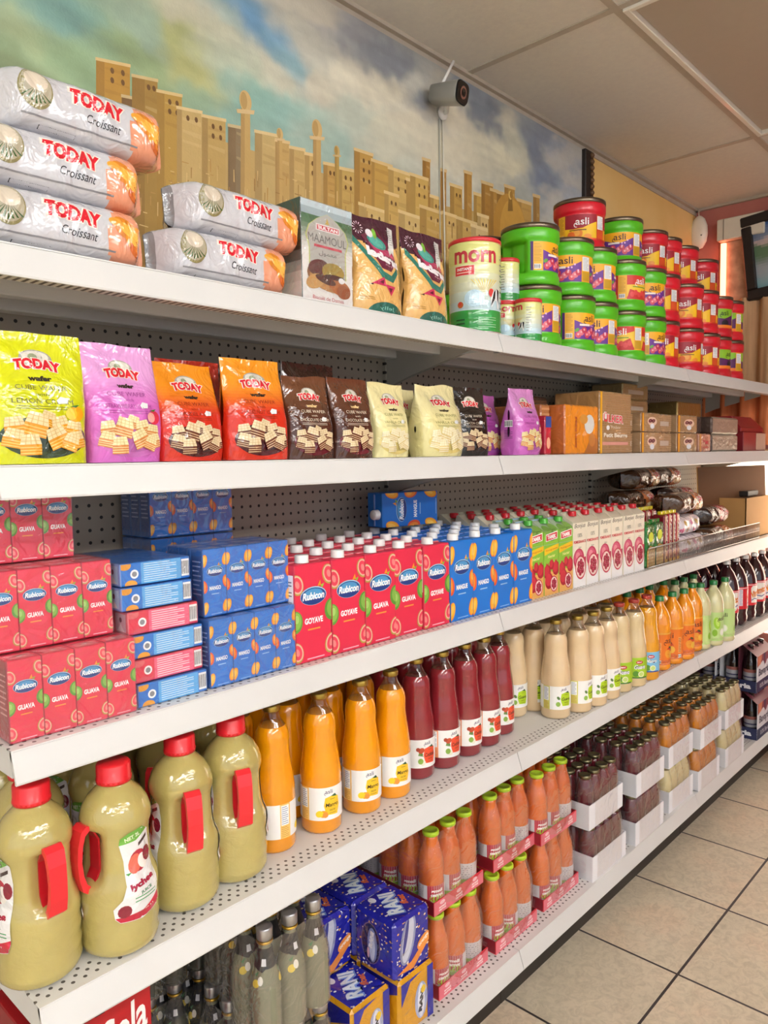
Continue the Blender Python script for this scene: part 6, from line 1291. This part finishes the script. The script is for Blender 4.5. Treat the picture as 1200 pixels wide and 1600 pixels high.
JP = [(.020, 0), (.0262, .003), (.0268, .010), (.0268, .095), (.0255, .110), (.0215, .128), (.0178, .138), (.0165, .148)]
def jar_case(juice, nx=4, ny=6, rows=None):
    t = thing('juice_case', 'x', 'juice case', (0, 0, 0)); W_ = .222; p = .0545; d_ = .0545*(rows or ny)+.004; first = None
    b = MB(); b.lathe(JP, juice, 16); c = MB(); c.lathe([(.0185, 0), (.0198, .001), (.0198, .007), (.019, .0095), (.0165, .0105), (.016, .0098), (0, .0098)], '8a8464', 18, cz=.147)
    for j in range(rows or ny):
        for i in range(nx):
            if not first: bo = b.build('bottle', 'juice', t); co = c.build('cap', 'metal', bo); first = (bo, co)
            else:
                bo = first[0].copy(); COL.objects.link(bo); bo.parent = t; k = first[1].copy(); COL.objects.link(k); k.parent = bo
            bo.location = (-W_/2+.029+p*i, .029+p*j, .003)
    b = MB(); hh = .078; c_ = 'f0f0f4'
    b.box(-W_/2, W_/2, -.001, d_, 0, .0025, c_); b.box(-W_/2, W_/2, -.003, 0, 0, hh, c_, .0008); b.box(-W_/2, -W_/2+.0025, 0, d_, 0, hh, 'dcdce0'); b.box(W_/2-.0025, W_/2, 0, d_, 0, hh, c_); b.box(-W_/2, W_/2, d_-.003, d_, 0, hh, c_); b.build('tray', 'matte', t)
    f = MB(); hw = W_/2+.002
    def shell(u, v):
        a = u*2*math.pi; kx = math.copysign(abs(math.cos(a))**.3, math.cos(a)); ky = math.copysign(abs(math.sin(a))**.3, math.sin(a)); s = 1-.07*smooth(.72, 1, v)
        return (hw*s*kx, d_/2+(d_/2+.005)*ky*s, .001+.153*v)
    f.grid(shell, 40, 10, 'ffffff', wrap=True); f.build('film', 'film', t)
    return Proto(t)
K = {'m': ('5c1620', 'dark red'), 'o': ('c8780e', 'amber'), 'c': ('d6c894', 'pale cream')}
KU = {k: jar_case(v[0]) for k, v in K.items()}; KL = {k: jar_case(v[0], rows=3) for k, v in K.items()}
for i, (k, x, y) in enumerate([('m', 2.15, 1.056), ('m', 2.437, 1.052), ('c', 2.733, 1.062), ('o', 2.980, 1.05), ('c', 3.275, 1.05)]):
    KL[k].put((x, y, Z5), 0, 'white tray of %s juice jars on the base shelf, %s from the left' % (K[k][1], ORD[i]), 'lower white trays')
for i, (k, x, y) in enumerate([('m', 2.145, 1.066), ('m', 2.447, 1.056), ('o', 2.742, 1.068), ('o', 2.995, 1.05), ('c', 3.268, 1.052)]):
    KU[k].put((x, y, Z5+.160), 0, 'white tray of %s juice jars on the upper layer, %s from the left' % (K[k][1], ORD[i]), 'upper white trays')
# ---------------------------------------------------------------- nectar can packs
def rani(yellow):
    w, d, h = .122, .125, .135; t = thing('drink_can_pack', 'x', 'can pack', (0, 0, 0)); blue = '1a1fa0'
    for i in range(2):
        for j in range(2):
            b = MB(); b.lathe([(.022, 0), (.026, .004), (.0265, .010), (.0265, .115), (.0225, .124), (.0225, .127), (.0205, .1255), (0, .1255)], 'b8bcc8', 20, cx=-.029+.058*i, cy=.032+.060*j, cz=.002); b.build('can', 'can', t)
    b = MB(); n = 14
    b.box(-w/2, w/2, 0, d, .0, h, 'd89a18' if yellow else blue, .008, cols={'+z': blue}); b.build('sleeve', 'foil', t)
    rr = random.Random(5+yellow)
    def dots(A, w_, h_, k):
        for _ in range(k):
            x, y = rr.uniform(.004, w_-.004), rr.uniform(.004, h_-.004); s = rr.uniform(.0012, .0026); A.ell(x, y, s*1.5, s, rr.choice(['f0d8b8', 'e8b070', 'f4f0ee']), 7, rr.uniform(-40, 40))
    m = MB(); F = Art(clip=(.006, .004, w-.006, h-.006))
    if not yellow:
        dots(F, w, h, 70); F.poly([(w*.05, h*.12), (w*.45, h*.2), (w*.98, h*.5), (w*.98, h*.38), (w*.5, h*.06)], 'e88a34'); F.ell(w*.8, h*.42, w*.2, h*.10, 'f0953c', 16, 25); F.text('orange', w*.8, h*.42, h*.07, 'fbe8cc', w=w*.3, bold=.04, rot=25)
        F.ell(w*.36, h*.62, w*.2, h*.42, '8a90b8', 20, -14); F.ell(w*.36, h*.62, w*.14, h*.38, 'c4c8dc', 18, -14); F.ell(w*.30, h*.68, w*.05, h*.3, '33388c', 12, -14)
    else:
        F.poly([(0, h*.5), (w*.3, h*.9), (w*.9, h), (w, h*.7), (w, h*1.1), (0, h*1.1)], blue); F.rect(w*.78, 0, w, h, blue); F.ell(w*.6, h*.45, w*.18, h*.32, 'a8b0d0', 18); F.ell(w*.6, h*.45, w*.10, h*.3, 'e0e2ec', 14); F.text('RANI', w*.6, h*.45, w*.10, '14142c', w=h*.4, bold=.08, rot=80); F.ell(w*.66, h*.62, w*.07, h*.07, 'f0c830', 10)
    F.emit(m, m_front(-w/2, 0, 0), maxe=.02, base=5e-4)
    S = Art(clip=(.006, .004, d-.006, h-.006))
    if not yellow: dots(S, d, h, 60); S.ell(d*.42, h*.48, d*.24, h*.36, '6a5a90', 24); S.ell(d*.42, h*.48, d*.22, h*.34, '14124a', 24); S.ell(d*.46, h*.46, d*.12, h*.3, '7c86b8', 18); S.ell(d*.46, h*.44, d*.07, h*.26, 'c8d0e8', 14); S.text('RANI', d*.44, h*.55, d*.09, 'f0f0f4', w=h*.3, bold=.08, rot=80); S.ell(d*.36, h*.3, d*.03, h*.1, 'd8a8b8', 8)
    else: S.poly([(0, h*.72), (d*.35, h*.55), (d, h*.82), (d, h), (0, h)], blue); S.text('RANI', d*.3, h*.62, h*.12, '8890a8', w=d*.35, bold=.06); S.ell(d*.5, h*.2, d*.25, h*.2, '7c88b0', 18); S.ell(d*.5, h*.2, d*.15, h*.15, 'b8c0d8', 14)
    S.emit(m, m_left(-w/2, d, 0), maxe=.02, base=5e-4)
    T = Art(clip=(.006, .006, w-.006, d-.006)); dots(T, w, d, 46); T.text('RANI', w*.48, d*.50, .042, '7c9ce0', w=.088, bold=.12, rot=62); T.text('RANI', w*.47, d*.51, .038, 'e8f2fc', w=.084, bold=.04, rot=62); T.text('float', w*.72, d*.44, .018, 'e0703c', w=.04, bold=.04, rot=62, shear=.3); T.ell(w*.30, d*.82, .009, .011, 'e8e8f4', 10)
    T.emit(m, m_top(-w/2, 0, h), base=5e-4); m.build('print', 'foilprint', t)
    return Proto(t)
R_b = rani(0); R_y = rani(1)
for k in range(3):
    R_b.put((1.235, 1.078+.1265*k, Z5+.1355+.0005), 0, 'blue speckled drink can pack on the upper layer, %s from the front' % ORD[k], 'blue can packs'); R_y.put((1.242, 1.072+.1265*k, Z5), 0, 'yellow and blue drink can pack on the base shelf, %s from the front' % ORD[k], 'yellow can packs')
for k in range(2):
    R_b.put((1.108, 1.205+.1265*k, Z5+.1355+.0005), 0, 'blue speckled drink can pack in the second file, upper layer, %s' % ORD[k], 'blue can packs, second file'); R_y.put((1.112, 1.09+.1265*k, Z5), 0, 'yellow and blue drink can pack in the second file, base layer, %s' % ORD[k], 'yellow can packs, second file')
R_y.put((1.112, 1.343, Z5), 0, 'yellow and blue drink can pack in the second file, base layer, third', 'yellow can packs, second file')
# ---------------------------------------------------------------- sparkling lemon bottles in film
LB = [(.022, 0), (.0285, .004), (.0295, .012), (.0295, .100), (.0285, .112), (.0230, .135), (.0155, .158), (.0130, .175), (.0128, .192), (.0145, .194), (.0145, .197)]
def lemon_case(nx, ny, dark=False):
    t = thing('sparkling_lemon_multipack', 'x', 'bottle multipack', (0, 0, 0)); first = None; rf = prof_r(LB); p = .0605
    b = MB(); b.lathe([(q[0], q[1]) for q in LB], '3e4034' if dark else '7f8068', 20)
    l = MB(); A = Art(clip=(-.09, 0, .09, .09))
    for x0 in (0, .062, -.062):
        A.rect(x0-.031, .055, x0+.031, .09, '17171a'); A.poly([(x0-.022, .058), (x0+.01, .05), (x0+.022, .058)], '17171a'); A.ell(x0-.004, .03, .0085, .007, 'e8cc48', 14, 20); A.ell(x0+.006, .036, .006, .008, 'e8e4d8', 12); A.rect(x0+.006, .060, x0+.020, .072, 'd8d8dc'); A.poly([(x0-.01, .045), (x0+.002, .052), (x0-.004, .042)], '3a7a4a')
    A.emit(l, m_cyl(.0295, .088, 0, rf), maxe=.008)
    c = MB(); c.lathe([(.0150, 0), (.0155, .001), (.0155, .020), (.0142, .0225), (0, .0225)], 'b8b8bc', 20, cz=.193, sq=lambda a, z: 1+.01*math.cos(a*12)); c.lathe([(.0153, 0), (.0157, .001), (.0155, .005)], 'c8a040', 20, cz=.186)
    for j in range(ny):
        for i in range(nx):
            if not first: bo = b.build('bottle', 'juice', t); lo = l.build('label', 'label', bo); co = c.build('cap', 'metal', bo); first = (bo, lo, co)
            else:
                bo = first[0].copy(); COL.objects.link(bo); bo.parent = t
                for q in first[1:]: k = q.copy(); COL.objects.link(k); k.parent = bo
            bo.location = (p*(i-(nx-1)/2), .031+p*j, 0); bo.rotation_euler = (0, 0, random.uniform(-1.4, -.4))
    f = MB(); hw = nx*p/2+.002; d_ = ny*p+.002
    def shell(u, v):
        a = u*2*math.pi; kx = math.copysign(abs(math.cos(a))**.4, math.cos(a)); ky = math.copysign(abs(math.sin(a))**.4, math.sin(a)); s = 1-.16*smooth(.5, 1, v)
        return (hw*s*kx, d_/2+(d_/2)*ky*s, .002+.192*v)
    f.grid(shell, 40, 12, 'ffffff', wrap=True); f.build('film', 'film', t); return Proto(t)
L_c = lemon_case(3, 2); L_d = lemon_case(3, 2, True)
L_c.put((.905, 1.062, Z5), 0, 'film wrapped pack of lemon drink bottles on the base shelf, only caps in view'); L_c.put((.893, 1.062, Z5+.2165), 0, 'film wrapped pack of grey green lemon drink bottles on the upper layer')
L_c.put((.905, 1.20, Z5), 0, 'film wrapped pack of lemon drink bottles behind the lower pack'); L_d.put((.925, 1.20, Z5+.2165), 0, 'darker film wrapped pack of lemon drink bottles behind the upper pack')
L_d.put((.800, 1.33, Z5+.2165), .0, 'dark film wrapped pack of lemon bottles left of the grey green one'); L_d.put((.800, 1.33, Z5), .0, 'dark film wrapped pack of lemon bottles standing lowest at the back left')
# ---------------------------------------------------------------- cola carrier and bottle
def cola_box():
    w, d, h = .20, .13, .234; t = thing('cola_carton', 'x', 'cola carton', (0, 0, 0)); b = MB(); b.box(-w/2, w/2, 0, d, 0, h, 'b8141e', .002, cols={'-x': '8c1018', '+z': 'a8141c'}); b.build('carton', 'paper', t)
    A = Art(clip=(.002, .002, w-.002, h-.002)); A.text('Coca-Cola', w*.45, h*.62, h*.26, 'f6f2f0', w=w*1.02, shear=.45, bold=.02, rot=14); A.text('ORIGINAL TASTE', w*.6, h*.2, h*.07, 'f6f2f0', w=w*.55, bold=.03, rot=14)
    A.rect(w*.04, h*.84, w*.16, h*.93, '1c0c0c'); A.rect(w*.52, h*.86, w*.60, h*.96, '1c0c0c'); A.rect(w*.17, h*.86, w*.5, h*.95, '8c1018')
    m = MB(); A.emit(m, m_front(-w/2, 0, 0)); m.build('print', 'paper', t); 
    hd = MB(); hd.box(-.05, .05, d*.45, d*.55, h-.004, h+.0004, 'a8141c', .003); hd.build('handle', 'paper', t); return Proto(t)
P_k = cola_box(); P_k.put((.503, 1.085, Z5), 0, 'red cola carton with white script on the base shelf, lower one'); P_k.put((.503, 1.10, Z5+.2345), 0, 'red cola carton with white script, upper one at the bottom left')
def cola_bottle():
    P1 = [(.022, 0), (.029, .004), (.030, .015), (.0265, .045), (.0295, .075), (.0300, .11), (.0280, .14), (.0170, .175), (.0130, .20), (.0128, .222)]
    t = thing('cola_bottle', 'x', 'cola bottle', (0, 0, 0)); b = MB(); b.lathe(P1, '1c0e0c', 24); b.build('bottle', 'juice', t); l = MB(); A = Art(clip=(-.09, 0, .09, .04)); A.rect(-.09, 0, .09, .04, 'c8141e')
    for x in (-.06, 0, .06): A.text('Coca-Cola', x, .02, .016, 'f6f2f0', w=.045, shear=.4)
    A.emit(l, m_cyl(.03, .085, 0, prof_r(P1)), maxe=.008); l.build('label', 'label', t)
    c = MB(); cap_(c, .0148, .014, 'd0141e', .219); A = Art(); A.text('Coke', 0, 0, .007, 'f6f2f0', w=.018, shear=.3); A.emit(c, lambda u, v, o: (u, v, .233+o)); c.build('cap', 'plastic', t); return Proto(t)
P_kb = cola_bottle(); P_kb.put((.675, 1.25, Z5), .3, 'dark cola bottle with red crown cap standing behind the red carton')
# ---------------------------------------------------------------- dark beer carriers
def carrier():
    w, d, h = .235, .16, .215; t = thing('malt_drink_carrier', 'x', 'drink carrier', (0, 0, 0)); P1 = [(.024, 0), (.0300, .004), (.0305, .010), (.0305, .11), (.027, .13), (.0155, .160), (.0125, .185), (.0125, .195), (.014, .196), (.014, .203), (0, .205)]
    b0 = MB(); b0.lathe([(p[0], p[1]) for p in P1], '20100e', 20); l0 = MB(); A = Art(clip=(-.09, 0, .09, .05)); A.rect(-.09, 0, .09, .05, 'a8a8b0'); A.rect(-.09, .036, .09, .05, '9a5a50'); A.rect(-.09, .012, .09, .018, '3a3a5c'); A.emit(l0, m_cyl(.0305, .045, 0), maxe=.008); first = None
    for j in range(2):
        for i in range(3):
            if not first: bo = b0.build('bottle', 'juice', t); lo = l0.build('label', 'label', bo); first = (bo, lo)
            else: bo = first[0].copy(); COL.objects.link(bo); bo.parent = t; k = first[1].copy(); COL.objects.link(k); k.parent = bo
            bo.location = (-.068+.068*i, .042+.074*j, .003)
    b = MB(); navy = '2c3358'
    b.box(-w/2, w/2, 0, d, 0, .003, navy); b.box(-w/2, w/2, 0, .002, 0, .165, 'dfe0e6'); b.box(-w/2, w/2, d-.002, d, 0, .165, 'dfe0e6'); b.box(-w/2, -w/2+.002, 0, d, 0, .052, navy); b.box(w/2-.002, w/2, 0, d, 0, .052, navy)
    b.add([(-w/2, 0, .165), (w/2, 0, .165), (w/2-.01, d*.46, h), (-w/2+.01, d*.46, h), (-w/2, d, .165), (w/2, d, .165), (w/2-.01, d*.54, h), (-w/2+.01, d*.54, h)], [(0, 1, 2, 3), (5, 4, 7, 6), (3, 2, 6, 7)], ['7a3a48', '7a3a48', '6a3040'])
    b.box(-w/2+.01, w/2-.01, d*.485, d*.515, .003, h, '5c2a38'); b.build('carrier', 'paper', t)
    F = Art(clip=(.001, 0, w-.001, .165)); F.rect(0, 0, w, .05, navy); F.text('0.0% Bavaria', w*.5, .025, .020, 'e8e8f0', w=w*.62); F.text('Bavaria', w*.42, .088, .034, '3a3c58', w=w*.62, bold=.03); F.poly([(0, .165), (w, .165), (w, .12), (w*.6, .13), (w*.5, .11), (w*.35, .135), (0, .115)], '8a4452'); F.poly([(w*.05, .165), (w*.3, .165), (w*.22, .125), (w*.05, .118)], 'd88868'); F.poly([(w*.38, .165), (w*.50, .165), (w*.44, .105)], '2c3358'); F.ell(w*.5, .065, .006, .006, '5a5c78', 10)
    m = MB(); F.emit(m, m_front(-w/2, 0, 0)); S = Art(clip=(.001, 0, d-.001, .052)); S.text('Bavaria', d*.45, .027, .024, 'f2f2f6', w=d*.8, bold=.05); S.emit(m, m_left(-w/2, d, 0)); m.build('print', 'paper', t); return Proto(t)
P_bv = carrier()
P_bv.put((3.675, 1.045, Z5), 0, 'lower navy and white carrier of dark bottles at the right edge'); P_bv.put((3.670, 1.050, Z5+.216), 0, 'upper navy and white carrier of dark bottles at the right edge')
P_bv.put((3.660, 1.225, Z5), 0, 'navy carrier of dark bottles behind the front carriers, lower one'); P_bv.put((3.655, 1.225, Z5+.216), 0, 'navy carrier of dark bottles behind the front carriers, upper one')
